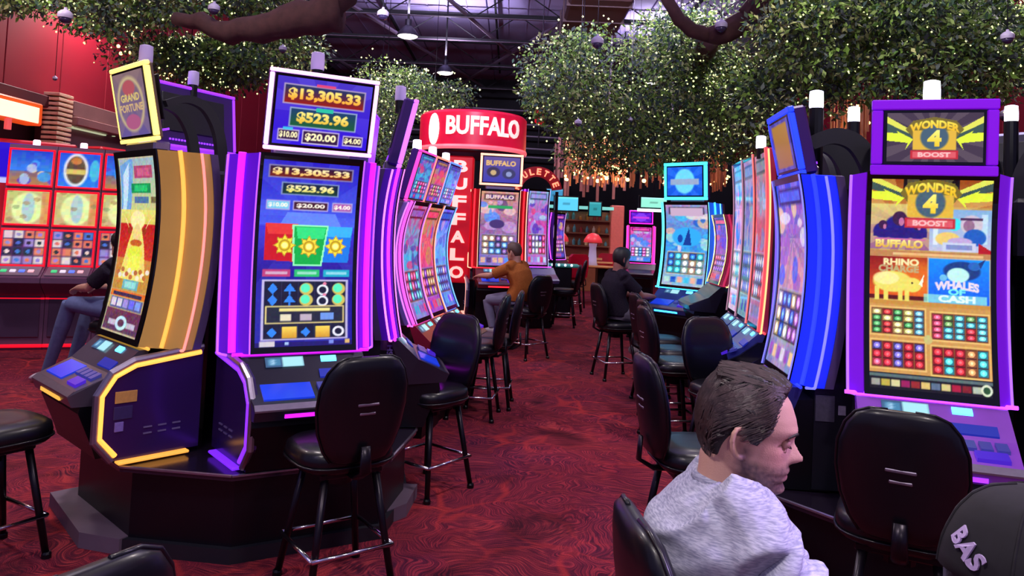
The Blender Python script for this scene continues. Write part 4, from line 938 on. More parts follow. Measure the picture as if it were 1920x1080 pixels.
slot_machine('slot_machine', 'cyan lit slot machine with a blue sea scene beside the seated woman', (2.02, 8.55), -47, CY, CT, w=.56, z0=1.08, z1=2.0, wing_col=(30, 100, 225), wing_glow=.45, strip=(60, 200, 255), edge=(120, 240, 255), top_frame=(70, 220, 250), top_frame_s=1.8, top_w=.56, top_h=.42, top_z=2.27, arms=False, candle=None, tilt=4, full_base=True,
             deck_col=(30, 60, 140), wing=.09, wing_back=.08, top_fw=.035)
BF = pic_theme(80, (215, 150, 130), (140, 90, 140), (110, 110, 200), [(230, 190, 190), (90, 60, 120), (90, 140, 240), (190, 150, 210), (220, 170, 150)], 60, 130, 'BUFFALO', (255, 220, 210))
BF.rect(.2, .19, .85, .23, (50, 160, 90)).ell(.45, .44, .2, .06, (70, 50, 110))
BT = pic_logo(81, (90, 70, 130), (130, 110, 150), (120, 100, 150)); BT.rect(0, 0, 1, 1, (100, 80, 150), (60, 60, 170)).ell(.28, .6, .18, .2, (60, 50, 80)).ell(.7, .65, .18, .2, (60, 60, 100)).ell(.28, .62, .08, .1, (200, 170, 120)).ell(.7, .66, .08, .1, (140, 150, 200)); BT.text('BUFFALO', .48, .25, .2, (240, 190, 110), .8, .04)
slot_machine('slot_machine', 'orange lit buffalo slot machine under the red drum sign', (-.17, 10.6), 8, BF, BT, w=.53, z0=1.12, z1=2.16, wing_col=(150, 16, 26), wing_glow=.4, strip=(235, 30, 40), edge=(255, 190, 150), top_frame=(255, 170, 140), top_frame_s=1.9, top_w=.6, top_h=.44, top_z=2.47, arms=False, candle=None, tilt=4, full_base=True,
             deck_col=(110, 30, 40), wing=.12, wing_back=.1, top_fw=.03, divider=(-.42,), div_col=(255, 170, 150))
slot_machine('slot_machine', 'purple slot machine with pale blue screen beside the roulette tables', (.45, 12.8), 22, pic_theme(90, (130, 170, 220), (190, 60, 150), (150, 120, 200), [(220, 60, 120), (180, 200, 230), (90, 60, 180), (150, 140, 220)], 40, 90), None, w=.36, z0=1.05, z1=2.3, wing_col=(130, 20, 190), wing_glow=.4,
             strip=(190, 60, 255), edge=(200, 190, 255), arms=False, candle=None, full_base=True, simple=True, deck_col=(90, 90, 150), wing=.05, top_z=2.4)
slot_machine('slot_machine', 'small magenta topped slot machine far down the aisle', (2.62, 15.), -14, pic_theme(92, (220, 40, 160), (130, 120, 200), (60, 120, 220), [(190, 190, 230), (240, 80, 170), (70, 130, 240)], 36, 60), pic_logo(93, (90, 20, 200), (130, 60, 240), (200, 60, 220)), w=.42, z0=1.1, z1=1.78, wing_col=(210, 20, 110), wing_glow=.5,
             strip=(255, 40, 160), edge=(255, 90, 200), top_frame=(255, 40, 230), top_frame_s=1.6, top_w=.46, top_h=.26, top_z=1.98, arms=False, candle=None, full_base=True, simple=True, wing=.05, wing_back=.05)
for k, (x, y, rz, lab, c) in enumerate(((2.9, 12.2, -95, 'dark purple slot machine flank far behind the woman', (90, 20, 110)), (1.05, 16.4, 60, 'dim purple slot machine facing the far end of the aisle', (60, 20, 130)), (-.9, 12.6, 82, 'pink lit slot machine half hidden behind the red pillar', (230, 60, 120)))):
    slot_machine('slot_machine', lab, (x, y), rz, pic_theme(95 + k, c, (90, 60, 160), (60, 40, 120), [(200, 90, 180), (90, 90, 220), (220, 170, 120)], 30, 60), None, w=.46, z0=1.05, z1=2.0, wing_col=c, wing_glow=.25, strip=(200, 60, 230), edge=(220, 170, 255), arms=False, candle=None, full_base=True, simple=True, wing=.06, top_z=2.2)

# ------------------------------------------------------------ red machines with three stacked screens each
def red_cabinet(i, label, loc, rz):
    t = thing('slot_machine', label, 'slot machine', (*loc, 0), R(rz), 'red machines with three stacked screens')
    W = .495; rf = glow('red_neon', (235, 14, 40), .95)
    a = MB(); a.rings([[(x, y, z) for y, z in ((0, 0), (.45, 0), (.45, 2.4), (.1, 2.4), (-.06, .98), (-.3, .86), (-.3, .8), (-.02, .62))] for x in (-W / 2, W / 2)]); obj('cabinet_body', a, mat('red_cab_body', (92, 60, 92), .45, noise=.15), t)
    zz = [.95, 1.42, 1.88, 2.36]
    def yy(z): return -.05 + .14 * (z - .95) / 1.41 - .02
    for j in range(3):
        z0, z1 = zz[j] + .035, zz[j + 1] - .02; x0 = W / 2 - .022
        screen('screen', pic_cell([2, 1, 0 if i != 1 else 3][j], i * 7 + j), t, lambda u, v: (-x0 + 2 * x0 * u, yy(z1 + (z0 - z1) * v), z1 + (z0 - z1) * v))
        a = MB(); a.tube([(-x0, yy(z0) - .01, z0), (x0, yy(z0) - .01, z0), (x0, yy(z1) - .01, z1), (-x0, yy(z1) - .01, z1)], .017, 6, closed=True); obj('red_light_frame', a, rf, t)
    a = MB(); a.box((0, -.18, .925), (W * .9, .2, .02), .004, rx=.46); dk = obj('button_deck', a, mat('red_deck', (120, 100, 120), .3), t)
    for q in range(4):
        a = MB(); a.box((-.14 + q * .09, -.2, .93), (.06, .05, .02), .005, rx=.46); obj('button', a, glow('btn%d' % q, [(60, 190, 120), (210, 200, 220), (90, 120, 240), (230, 170, 180)][q], .8, False), dk)
    a = MB(); a.box((0, -.015, .4), (W * .84, .02, .5), .005); obj('lower_door', a, mat('red_cab_door', (62, 42, 70), .4, noise=.2, nscale=4), t)
    a = MB(); a.tube([(-W / 2, -.02, .6), (W / 2, -.02, .6)], .01, 6); a.tube([(-W / 2, -.02, .05), (W / 2, -.02, .05)], .02, 6); obj('red_light_strip', a, rf, t)
    a = MB(); a.lathe([(.04, 2.4), (.04, 2.46), (.03, 2.47)], 10, (0, .2, 0)); obj('candle_lens', a, glow('candle_pink', (255, 200, 235), 3), t)
rm = [(-5.66, 8.75), (-5.19, 8.92), (-4.72, 9.09)]
for i, (p, l) in enumerate(zip(rm, ('red framed machine with three stacked screens, first from the slatted column', 'red framed machine with three stacked screens, middle one with oval emblem', 'red framed machine with three stacked screens, beside the gold machine'))): red_cabinet(i, l, p, 19)

# ------------------------------------------------------------ red drum sign on its pillar
t = thing('drum_sign', 'red glowing round buffalo sign on a lettered pillar', 'sign', (-.62, 11.2, 0))
a = MB(); a.lathe([(.78, 2.76), (.8, 2.78), (.8, 3.26), (.76, 3.3)], 40); obj('drum', a, mat('drum_red', (190, 14, 50), .3, emit=.55, noise=.5, nscale=3), t, angle=40)
a = MB(); a.lathe([(.81, 2.74), (.82, 2.77), (.81, 2.8)], 40); obj('light_rim', a, glow('rim_pink', (255, 110, 120), .7), t)
a = MB(); a.lathe([(.79, 2.72), (.79, 2.735)], 40); obj('underside', a, M_black(), t)
a = MB()
solid_text(a, 'BUFFALO', .27, .02, lambda x, y, d: ((.8 + d) * math.sin(x / .8 + .28), -(.8 + d) * math.cos(x / .8 + .28), 3.07 + y), .03, 1.15); obj('sign_letters', a, glow('letters_cream', (255, 206, 192), .85), t)
a = MB(); 
rs = []
for k in range(20):
    an = 2 * math.pi * k / 20; x = .085 * math.cos(an); z = .2 * math.sin(an); rs.append((x, z))
a.rings([[((.8 + d) * math.sin(x / .8 * q - .72), -(.8 + d) * math.cos(x / .8 * q - .72), 3.02 + z * q) for x, z in rs] for q, d in ((1.15, .0), (1.1, .02), (.5, .03))]); obj('moon_emblem', a, glow('moon', (255, 244, 225), 1.5), t)
a = MB(); a.box((-.12, -.45, 1.75), (.36, .3, 1.8), .02); obj('pillar', a, mat('pillar_red', (200, 16, 32), .3, emit=.4, noise=.4, nscale=3), t)
for k, ch in enumerate('BUFFALO'):
    a = MB(); solid_text(a, ch, .17, .02, lambda x, y, d: (-.12 + x, -.61 - d, 2.5 - k * .25 + y), .04, .2); obj('pillar_letter', a, glow('letters_cream', (255, 206, 192), .85), t)
a = MB(); a.box((-.12, -.3, .45), (.6, .5, .9), .02); obj('base', a, M_black(), t)

# ------------------------------------------------------------ roulette corner
t = thing('roulette_sign', 'arched red roulette sign with glowing letters', 'sign', at(1006, 360, 14))
a = MB(); rs = []
for k in range(25):
    an = R(178 - k * 170 / 24); rs.append([(r_ * math.cos(an), y, r_ * math.sin(an)) for r_, y in ((.29, 0), (.48, 0), (.48, .08), (.29, .08))])
a.rings(rs); obj('sign_board', a, mat('roul_board', (150, 14, 30), .5, emit=.25, noise=.2), t)
for k, ch in enumerate('ROULETTE'):
    an = R(168 - k * 20.7); a = MB()
    solid_text(a, ch, .12, .02, lambda x, y, d: ((.385 + y) * math.cos(an) + x * math.sin(an), -.005 - d, (.385 + y) * math.sin(an) - x * math.cos(an)), .03, .085); obj('sign_letter', a, glow('letters_orange', (255, 150, 110), 1.5), t)
a = MB(); a.tube([(-.385, .04, 0), (-.385, .04, -2.39)], .03, 8); a.tube([(.385, .04, .02), (.385, .04, -2.39)], .03, 8); obj('post', a, M_leg(), t)
t = thing('roulette_table', 'long wooden roulette counter under the cyan monitors', 'table', (1.5, 17.5, 0))
a = MB(); a.box((0, 0, .85), (1.9, .9, .06), .02); obj('table_top', a, mat('honey_wood', (196, 140, 84), .4, noise=.3, nscale=6), t)
a = MB(); a.box((0, 0, 1.02), (1.8, .08, .05)); a.box((0, -.2, .95), (1.8, .05, .04)); obj('rail', a, mat('honey_light', (225, 180, 130), .35), t)
for s in (-.7, .7):
    a = MB(); a.box((s, 0, .41), (.3, .5, .82), .02); obj('pedestal', a, M_black(), t)
for k, x in enumerate((1.14, 1.92)):
    q = thing('table_lamp', ['red domed lamp on the roulette counter, nearer the monitors', 'red domed lamp on the roulette counter, nearer the red chair'][k], 'lamp', (x, 17.3, .88), 0, 'red domed lamps')
    a = MB(); a.lathe([(.22, .52), (.2, .6), (.13, .7), (.04, .74)], 14); obj('lamp_shade', a, mat('red_shade', (225, 60, 70), .4, emit=.5), q, smooth=True)
    a = MB(); a.lathe([(.12, 0), (.1, .1), (.08, .4), (.1, .5)], 12); obj('lamp_base', a, mat('lamp_base', (190, 180, 220), .3, emit=.3), q, smooth=True)
for k, (px, py, Y, wd, hg, c, l) in enumerate(((1062, 382, 18, .56, .32, (90, 205, 250), 'bright cyan monitor above the roulette counter'), (1040, 366, 18.6, .4, .3, (50, 140, 190), 'dim cyan monitor behind the bright cyan one'), (1116, 392, 19, .3, .34, (40, 150, 160), 'teal monitor beside the red lantern glow'), (1226, 380, 10.5, .36, .14, (150, 240, 215), 'pale green lit sign beside the cyan machine'))):
    p = at(px, py, Y); q = thing('monitor', l, 'monitor', p, 0, 'hanging monitors')
    pc = Pic(20, 12, c); pc.rect(.35, .45, .65, .55, tuple(int(v * .6) for v in c)).rect(0, 0, 1, .12, tuple(min(255, v + 40) for v in c))
    a = MB(); a.box((0, .03, 0), (wd + .06, .05, hg + .06), .008); obj('monitor_case', a, M_black(), q)
    screen('screen', pc, q, lambda u, v: (-wd / 2 + wd * u, -.002, hg / 2 - hg * v))
    a = MB(); a.tube([(0, .03, hg / 2), (0, .03, 7.2 - p.z)], .006, 5); obj('hanger', a, M_leg(), q)
    if k == 3: a = MB(); a.box((-.02, -.01, -.11), (.42, .03, .04)); obj('light_strip', a, glow('mint', (220, 255, 250), 2), q)
def red_chair(label, loc, rz):
    t = thing('lounge_chair', label, 'chair', (*loc, 0), R(rz), 'red padded chairs'); m = mat('red_vinyl', (178, 14, 50), .4, noise=.15)
    a = MB(); a.box((0, 0, .62), (.5, .5, .1), .03); obj('seat', a, m, t)
    a = MB(); a.rings([[(x * k, .22 + .04 * (z - .7) + d, z) for x, d in ((-.26, 0), (.26, 0), (.26, .07), (-.26, .07))] for z, k in ((.66, .9), (.9, 1), (1.1, .95), (1.16, .7))]); obj('backrest', a, m, t)
    for sx in (-1, 1):
        for sy in (-1, 1): a = MB(); a.tube([(sx * .2, sy * .2, .6), (sx * .23, sy * .23, 0)], .02, 6); obj('leg', a, M_leg(), t)
red_chair('red padded chair beside the teal felt at the roulette tables', at(1068, 540, 16.2).xy, 215)
red_chair('red padded chair beyond the seated woman', at(1150, 540, 17.6).xy, 140)
t = thing('slot_machine', 'violet glowing machine closing the far end of the aisle', 'slot machine', (2.2, 21, 0), 0)
a = MB(); a.box((0, .3, .75), (.62, .6, 1.5), .03); obj('cabinet_body', a, M_black(), t)
pc = pic_theme(99, (60, 10, 140), (80, 20, 170), (40, 10, 110), [(120, 40, 220), (160, 80, 255)], 16, 40); screen('screen', pc, t, lambda u, v: (-.2 + .4 * u, -.006, 1.4 - 1.0 * v))
a = MB(); a.box((0, -.05, .5), (.5, .16, .06), .01); obj('button_deck', a, M_body(), t)
# teal gaming table seats left of the far end
t = thing('gaming_table', 'teal felt gaming table with white edge lights beside the purple machine', 'table', (1.0, 14.4, 0))
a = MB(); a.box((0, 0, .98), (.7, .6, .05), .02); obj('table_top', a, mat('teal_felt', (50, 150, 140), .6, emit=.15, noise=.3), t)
a = MB(); a.box((0, 0, .48), (.4, .4, .95), .02); obj('pedestal', a, M_black(), t)
for s in range(5): a = MB(); a.ell((-.3 + s * .12, -.3, 1.0), (.022, .022, .03), 6, 4); obj('edge_lamp', a, glow('white_dot', (225, 225, 255), 2.5), t)
t = thing('red_lantern', 'small red hanging lantern at the edge of the canopy', 'lantern', at(1012, 212, 11))
a = MB(); a.lathe([(.03, -.17), (.07, -.14), (.08, 0), (.07, .14), (.03, .17)], 12); obj('lantern_body', a, mat('lantern_red', (215, 20, 45), .5, emit=.35), t, smooth=True)
a = MB(); a.tube([(0, 0, .15), (0, 0, 3.5)], .006, 5); a.tube([(0, 0, -.16), (0, 0, -.5)], .01, 5); obj('cord', a, M_leg(), t)

# ------------------------------------------------------------ counter along the red wall
t = thing('service_counter', 'wood trimmed service counter front along the red wall', 'counter', (0, 0, 0))
a = MB(); a.box((-6.45, 12.9, 3.1), (.3, 4.6, .22), .01); a.box((-6.4, 12.9, 2.92), (.34, 4.6, .12), .01); obj('fascia', a, mat('fascia_wood', (150, 110, 104), .5, noise=.2, nscale=4), t)
a = MB(); a.box((-6.55, 8.9, 3.12), (.24, 3.2, .16), .01); obj('cornice', a, mat('dark_cornice', (84, 34, 40), .6), t)
for k in range(15):
    a = MB(); a.box((-6.4, 10.4, 3.24 - k * .067), (.22, .34, .04), .004); obj('slat', a, mat('slat_wood', (255, 218, 178), .5, noise=.3, nscale=9), t)
a = MB(); a.box((-6.5, 10.4, 2.35), (.2, .32, 1.7)); obj('slat_backing', a, mat('slat_dark', (60, 36, 30), .7), t)
a = MB(); a.box((-6.5, 12.4, 2.7), (.1, 3.4, .8)); obj('sign_backing', a, mat('counter_brown', (110, 82, 92), .6), t)
for yy_, ww_, hh_, zz_ in ((-.52, .14, .26, 0), (-.36, .05, .24, 0), (-.24, .05, .22, 0), (-.1, .1, .12, -.03), (.04, .05, .2, 0), (.16, .05, .24, 0), (.28, .05, .24, 0), (.46, .03, .24, 0), (.68, .03, .24, -.01), (-.1, 1.05, .02, -.14)):
    a = MB(); a.box((-6.42, 11.25 + yy_, 2.98 + zz_), (.04, ww_, hh_)); obj('lit_bar', a, glow('bar_mint', (190, 205, 165), .8), t)
a = MB(); a.box((-6.43, 11.82, 2.95), (.03, .18, .16)); obj('amber_panel', a, glow('bar_amber', (130, 100, 30), .8), t)
a = MB(); a.box((-6.5, 12.4, 1.1), (.4, 4, 2.2)); obj('counter_front', a, mat('counter_dark', (60, 36, 52), .6, noise=.2), t)
t = thing('lit_sign', 'glowing orange and cream lightbox sign above the blue screen', 'sign', (-6.3, 9.0, 2.87))
a = MB(); a.box((0, 0, 0), (.22, 1.5, .29), .02); obj('sign_case', a, mat('sign_orange', (240, 90, 30), .4, emit=.6), t)
a = MB(); a.box((.115, 0, -.02), (.02, 1.3, .2), .005); obj('light_panel', a, glow('panel_cream', (255, 235, 190), 1.25), t)
a = MB(); a.box((.1, .1, -.2), (.04, .08, .14)); a.box((.1, .1, -.1), (.04, .2, .05)); obj('emblem', a, mat('emblem_pink', (235, 90, 90), .4, emit=.6), t)
t = thing('slot_machine', 'red framed machine with a deep blue screen under the orange sign', 'slot machine', (-6.05, 9.45, 0), R(40))
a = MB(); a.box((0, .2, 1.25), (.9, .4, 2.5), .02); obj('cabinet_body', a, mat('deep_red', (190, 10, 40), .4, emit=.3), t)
pc = Pic(30, 20, (40, 10, 200)); pc.rect(.4, 0, 1, 1, (50, 40, 230)).rect(0, .85, .6, 1, (190, 190, 255)); screen('screen', pc, t, lambda u, v: (-.4 + .8 * u, -.006, 2.45 - .5 * v))
a = MB(); a.box((0, -.1, .9), (.8, .3, .06), .01); obj('button_deck', a, M_body(), t)
t = thing('slot_machine', 'low machine with pink lamps and red trim behind the red framed screens', 'slot machine', (-5.72, 11.2, 0), R(75))
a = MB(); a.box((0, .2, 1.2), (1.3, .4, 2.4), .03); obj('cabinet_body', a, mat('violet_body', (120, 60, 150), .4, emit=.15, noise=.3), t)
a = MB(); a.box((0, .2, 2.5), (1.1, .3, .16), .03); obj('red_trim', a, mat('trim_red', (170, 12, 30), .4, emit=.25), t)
for k in range(5): a = MB(); a.lathe([(.05, 2.25), (.05, 2.33)], 10, (-.5 + k * .25, -.03, 0)); obj('lamp_lens', a, glow('candle_pink', (255, 200, 235), 3), t)

# ------------------------------------------------------------ far end behind the roulette counter
t = thing('strip_curtain', 'hanging curtain of pale pink wooden strips beyond the roulette counter', 'curtain', (0, 0, 0))
r = random.Random(12)
for k in range(22):
    p = at(1042 + k * 6.2 + r.uniform(-1, 1), 300, 20 + r.uniform(-.3, .3)); ln = r.uniform(.9, 1.7)
    a = MB(); a.box((p.x, p.y, 4.15 - ln / 2 + r.uniform(-.2, .1)), (.075, .025, ln), .004, rz=r.uniform(-.3, .3)); obj('curtain_strip', a, mat('strip_pink', (196, 128, 122), .6, noise=.25, nscale=5), t)
a = MB(); a.box((2.0, 20, 4.3), (2.4, .5, .08)); a.tube([(1.2, 20, 4.3), (1.2, 20, 7.1)], .02, 6); a.tube([(2.9, 20, 4.3), (2.9, 20, 7.1)], .02, 6); obj('hanging_frame', a, M_truss(), t)
t = thing('back_bar', 'warm lit back bar with shelves beyond the roulette counter', 'bar', (1.75, 20.6, 0))
a = MB(); a.box((0, .3, 1.1), (2.1, .2, 2.2), .01); obj('back_panel', a, mat('bar_wood', (150, 88, 58), .5, noise=.35, nscale=5), t)
for k, z in enumerate((1.25, 1.6, 1.95)):
    a = MB(); a.box((0, .1, z), (2., .28, .04)); obj('shelf', a, mat('shelf_wood', (120, 70, 48), .5, noise=.2), t)
    for q in range(11):
        a = MB(); h_ = r.uniform(.12, .24); a.lathe([(.04, 0), (.045, .02), (.045, h_ * .6), (.018, h_ * .8), (.018, h_)], 8, (-.9 + q * .18 + r.uniform(-.03, .03), .06, z + .02)); c = r.choice([(230, 200, 150), (90, 150, 160), (190, 120, 60), (210, 190, 170), (160, 60, 60)])
        b_ = obj('bottle', a, mat('bottle_%d_%d_%d' % c, c, .2, coat=.3, noise=.1)); b_.location = (1.75, 20.6, 0)
        tag(b_, '%s bottle standing on the %s shelf of the back bar' % ({230: 'cream', 90: 'teal', 190: 'amber', 210: 'beige', 160: 'dark red'}[c[0]], ('lowest', 'middle', 'top')[k]), 'bottle', 'bottles on the back bar')
a = MB(); a.box((1.18, .1, 1.2), (.36, .36, 2.4), .02); obj('salmon_column', a, mat('salmon', (226, 110, 104), .5, emit=.1, noise=.15), t)
a = MB(); a.box((0, -.05, 2.3), (2.1, .3, .08)); obj('top_light', a, glow('bar_top', (120, 210, 200), .8), t)
# ------------------------------------------------------------ people
from mathutils import noise as mnoise
def loft(mb, path, rad, side=(1, 0, 0), n=16, M=None):
    """closed elliptical tube through path; rad = (half width along side, half depth)"""
    P = [Vector(p) for p in path]; rs = []; side = Vector(side)
    K = len(P)
    for i, p in enumerate(P):
        t = (P[min(i + 1, K - 1)] - P[max(i - 1, 0)]).normalized()
        a = (side - t * side.dot(t)).normalized(); b = t.cross(a)
        ra, rb = rad[i] if isinstance(rad[i], (tuple, list)) else (rad[i], rad[i])
        rs.append([p + a * ra * math.cos(2 * math.pi * k / n) + b * rb * math.sin(2 * math.pi * k / n) for k in range(n)])
    mb.rings(rs, True, M)
def remesh(mb, voxel, smooth=3):
    me = bpy.data.meshes.new('r'); me.from_pydata(mb.v, [], mb.f); o = bpy.data.objects.new('r', me); COL.objects.link(o)
    m = o.modifiers.new('r', 'REMESH'); m.mode = 'VOXEL'; m.voxel_size = voxel
    if smooth: s = o.modifiers.new('s', 'SMOOTH'); s.factor = .5; s.iterations = smooth
    bpy.context.view_layer.update()
    out = bpy.data.meshes.new_from_object(o.evaluated_get(bpy.context.evaluated_depsgraph_get()))
    bpy.data.objects.remove(o); bpy.data.meshes.remove(me); return out
ZS = np.array([.119, .112, .10, .08, .05, .03, .018, .008, 0, -.02, -.04, -.05, -.058, -.066, -.073, -.08, -.088, -.10, -.11, -.117])
XF = np.array([.01, .04, .058, .076, .0905, .0965, .093, .087, .085, .086, .087, .090, .0955, .0875, .0945, .0845, .0845, .0925, .079, .055])
XB = np.array([-.03, -.055, -.075, -.09, -.101, -.103, -.103, -.102, -.101, -.095, -.085, -.078, -.07, -.062, -.055, -.045, -.033, -.01, .015, .035])
WD = np.array([.02, .042, .054, .066, .075, .0775, .0775, .0765, .0755, .073, .0705, .069, .0675, .066, .064, .061, .057, .048, .036, .02])
def head_pt(z, th):
    """point of the head surface at height z, azimuth th (0 = forward); returns forward, left, up"""
    f = lambda A: float(np.interp(-z, -ZS, A))
    xf, xb, w_ = f(XF), f(XB), f(WD); c = (xf + xb) / 2; l = (xf - xb) / 2
    co, si = math.cos(th), math.sin(th); e = .86
    x = c + l * math.copysign(abs(co) ** e, co); y = w_ * math.copysign(abs(si) ** e, si)
    if co > 0:
        nz = float(np.interp(-z, [-.03, -.015, 0, .01, .02, .028, .036, .042, .048], [0, .004, .012, .019, .0275, .033, .026, .010, 0]))
        sg = float(np.interp(-z, [-.03, 0, .02, .034, .045], [.007, .008, .011, .0145, .014]))
        x += nz * math.exp(-(y / sg) ** 2)
        x -= .011 * math.exp(-((abs(y) - .031) / .017) ** 2 - ((z - .004) / .013) ** 2)
        x += .004 * math.exp(-((abs(y) - .03) / .02) ** 2 - ((z - .026) / .009) ** 2)
        y += math.copysign(.003, y) * math.exp(-((abs(y) - .05) / .02) ** 2 - ((z + .018) / .015) ** 2)
    return x, y, z
def head_mesh(mb, M, n=56, m=52, ears=True):
    rs = []
    for j in range(m):
        z = .1188 - (.1188 + .1165) * (.5 - .5 * math.cos(math.pi * j / (m - 1))) if False else .1188 - .2353 * j / (m - 1)
        rs.append([Vector((q[1], -q[0], q[2])) for q in (head_pt(z, 2 * math.pi * k / n) for k in range(n))])
    mb.rings(rs, True, M)
    if ears:
        for s in (-1, 1):
            E = M @ Matrix.Translation((s * .078, .012, -.008)) @ Matrix.Rotation(s * R(-36), 4, 'Z') @ Matrix.Rotation(R(-14), 4, 'X')
            mb.ell((s * .002, .0, -.002), (.003, .015, .030), 12, 8, E)
            pts = [(s * .005, .020 * math.sin(a) * (1 if math.sin(a) > 0 else .75) + .002, .034 * math.cos(a) * (1 if math.cos(a) > 0 else .9)) for a in [R(-60 + 27 * i) for i in range(10)]]
            mb.tube(pts, [.004] + [.0056] * 8 + [.006], 8, M=E)
            mb.ell((s * .002, -.013, -.004), (.006, .005, .009), 8, 6, E); mb.ell((s * .003, -.002, -.029), (.005, .008, .009), 8, 6, E)
def hand(mb, wrist, fdir, up, s=1, k=1., curl=.5):
    """palm and five separate bent fingers; fdir = where the fingers point, up = back of the hand"""
    f = Vector(fdir).normalized(); u = Vector(up); u = (u - f * u.dot(f)).normalized(); x = f.cross(u) * s
    W = Vector(wrist)
    loft(mb, [W - f * .02 * k, W + f * .03 * k, W + f * .085 * k], [(.027 * k, .02 * k), (.038 * k, .017 * k), (.04 * k, .013 * k)], x, 12)
    for i, (off, ln) in enumerate(((-.03, .07), (-.01, .08), (.011, .075), (.03, .058))):
        p = W + f * .075 * k + x * off * k; pts = [p - f * .02 * k]; d = f.copy(); a = 0
        for q in range(3):
            pts.append(p.copy()); a += curl * (.5, .8, .6)[q]; d = (f * math.cos(a) - u * math.sin(a)); p = p + d * ln * k * (.45, .32, .23)[q]
        pts.append(p); loft(mb, pts, [.0095 * k, .0095 * k, .009 * k, .0085 * k, .006 * k], x, 8)
    p = W + f * .02 * k - x * .03 * k; d = (f * .75 - x * .6 - u * .25).normalized(); d2 = (f * .95 - u * .3).normalized()
    loft(mb, [p - d * .015 * k, p + d * .03 * k, p + d * .05 * k + d2 * .02 * k, p + d * .05 * k + d2 * .048 * k], [.014 * k, .012 * k, .0105 * k, .007 * k], u, 8)
def person(label, loc, rz, skin, shirt, pants, hair, pose=None, voxel=.012, fine=False, cap=None, group=None, hair_style='short', collar=True):
    t = thing('person', label, 'person', (*loc, 0), R(rz), group)
    P = lambda f, l, z: Vector((l, -f, z))
    d = dict(pelvis=(0, .74), waist=(-.05, .9), chest=(-.03, 1.06), shoulders=(-.0, 1.17), neck=(.01, 1.22), head=(.06, 1.335), head_yaw=0, head_pitch=8,
             sh_r=(0, -.175, 1.13), el_r=(.2, -.21, .95), wr_r=(.42, -.13, .93), sh_l=(0, .175, 1.13), el_l=(.2, .21, .95), wr_l=(.42, .13, .93),
             kn_r=(.42, -.11, .69), an_r=(.33, -.1, .33), kn_l=(.42, .11, .69), an_l=(.33, .1, .33), foot=(1, 0))
    d.update(pose or {})
    Mh = Matrix.Translation(P(d['head'][0], d.get('head_l', 0), d['head'][1])) @ Matrix.Rotation(R(d['head_yaw']), 4, 'Z') @ Matrix.Rotation(R(d['head_pitch']), 4, 'X')
    nb = Mh @ Vector((0, .035, -.07)); nm = Mh @ Vector((0, .022, -.02))
    def trunk(mb, g=0.):
        pts = [P(d['pelvis'][0], 0, d['pelvis'][1] - .06), P(d['pelvis'][0], 0, d['pelvis'][1] + .03), P(d['waist'][0], 0, d['waist'][1]), P((d['waist'][0] + d['chest'][0]) / 2 - .01, 0, (d['waist'][1] + d['chest'][1]) / 2), P(d['chest'][0], 0, d['chest'][1]), P(d['shoulders'][0], 0, d['shoulders'][1] - .03), P(d['shoulders'][0] + .005, 0, d['shoulders'][1] + .025)]
        rd = [(.155, .11), (.175, .125), (.158, .118), (.165, .122), (.18, .126), (.165, .105), (.08, .065)]
        loft(mb, pts, [(a + g, b + g) for a, b in rd], (1, 0, 0), 24)
        for s, k in ((-1, 'sh_r'), (1, 'sh_l')):
            a = P(d['shoulders'][0], s * .06, d['shoulders'][1] + .0); b = P(*d[k])
            loft(mb, [a, a.lerp(b, .5) + Vector((0, 0, .012)), b + Vector((s * .01, 0, .0))], [(.05 + g, .055 + g), (.06 + g, .062 + g), (.055 + g, .056 + g)], (0, 1, 0), 14)
    def arm(mb, s, g=0., upto=None):
        a, b, c = (P(*d[k % s]) for k in ('sh_%s', 'el_%s', 'wr_%s'))
        if upto is None:
            loft(mb, [a, a.lerp(b, .35), a.lerp(b, .7), b, b.lerp(c, .3), b.lerp(c, .7), c], [.054 + g, .05 + g, .045 + g, .041 + g, .042 + g, .034 + g, .027 + g], (0, 0, 1) if abs((b - a).normalized().z) < .8 else (1, 0, 0), 14)
        else:
            e = a.lerp(b, upto); loft(mb, [a, a.lerp(e, .5), e], [.058 + g, .056 + g, .055 + g], (1, 0, 0), 14)
    def leg(mb, s, g=0.):
        h = P(.0, (-.09 if s == 'r' else .09), d['pelvis'][1]); k = P(*d['kn_' + s]); a = P(*d['an_' + s])
        loft(mb, [h, h.lerp(k, .4), h.lerp(k, .8), k], [.092 + g, .083 + g, .066 + g, .058 + g], (1, 0, 0), 14)
        loft(mb, [k + Vector((0, 0, .01)), k.lerp(a, .3), k.lerp(a, .75), a], [.057 + g, .057 + g, .042 + g, .036 + g], (1, 0, 0), 14)
    b = MB(); trunk(b); head_mesh(b, Mh); S0 = P(d['shoulders'][0], 0, d['shoulders'][1] - .02)
    loft(b, [S0, S0.lerp(nb, .5) + Vector((0, .004, 0)), nb, nm], [(.068, .066), (.057, .06), (.056, .058), (.052, .055)], (1, 0, 0), 18)
    for s in 'rl':
        arm(b, s); leg(b, s)
        c, e = P(*d['wr_' + s]), P(*d['el_' + s]); hand(b, c, (c - e) + Vector((0, 0, -.06)), (0, 0, 1), 1 if s == 'r' else -1)
        a = P(*d['an_' + s]); fx, fl = d['foot']; loft(b, [a + P(-.05, 0, -.05), a + P(.05 * fx, fl * .05, -.055), a + P(.15 * fx, fl * .15, -.07)], [(.035, .035), (.04, .03), (.035, .018)], (1, 0, 0), 10)
    me = remesh(b, voxel, 2)
    body_m = skin
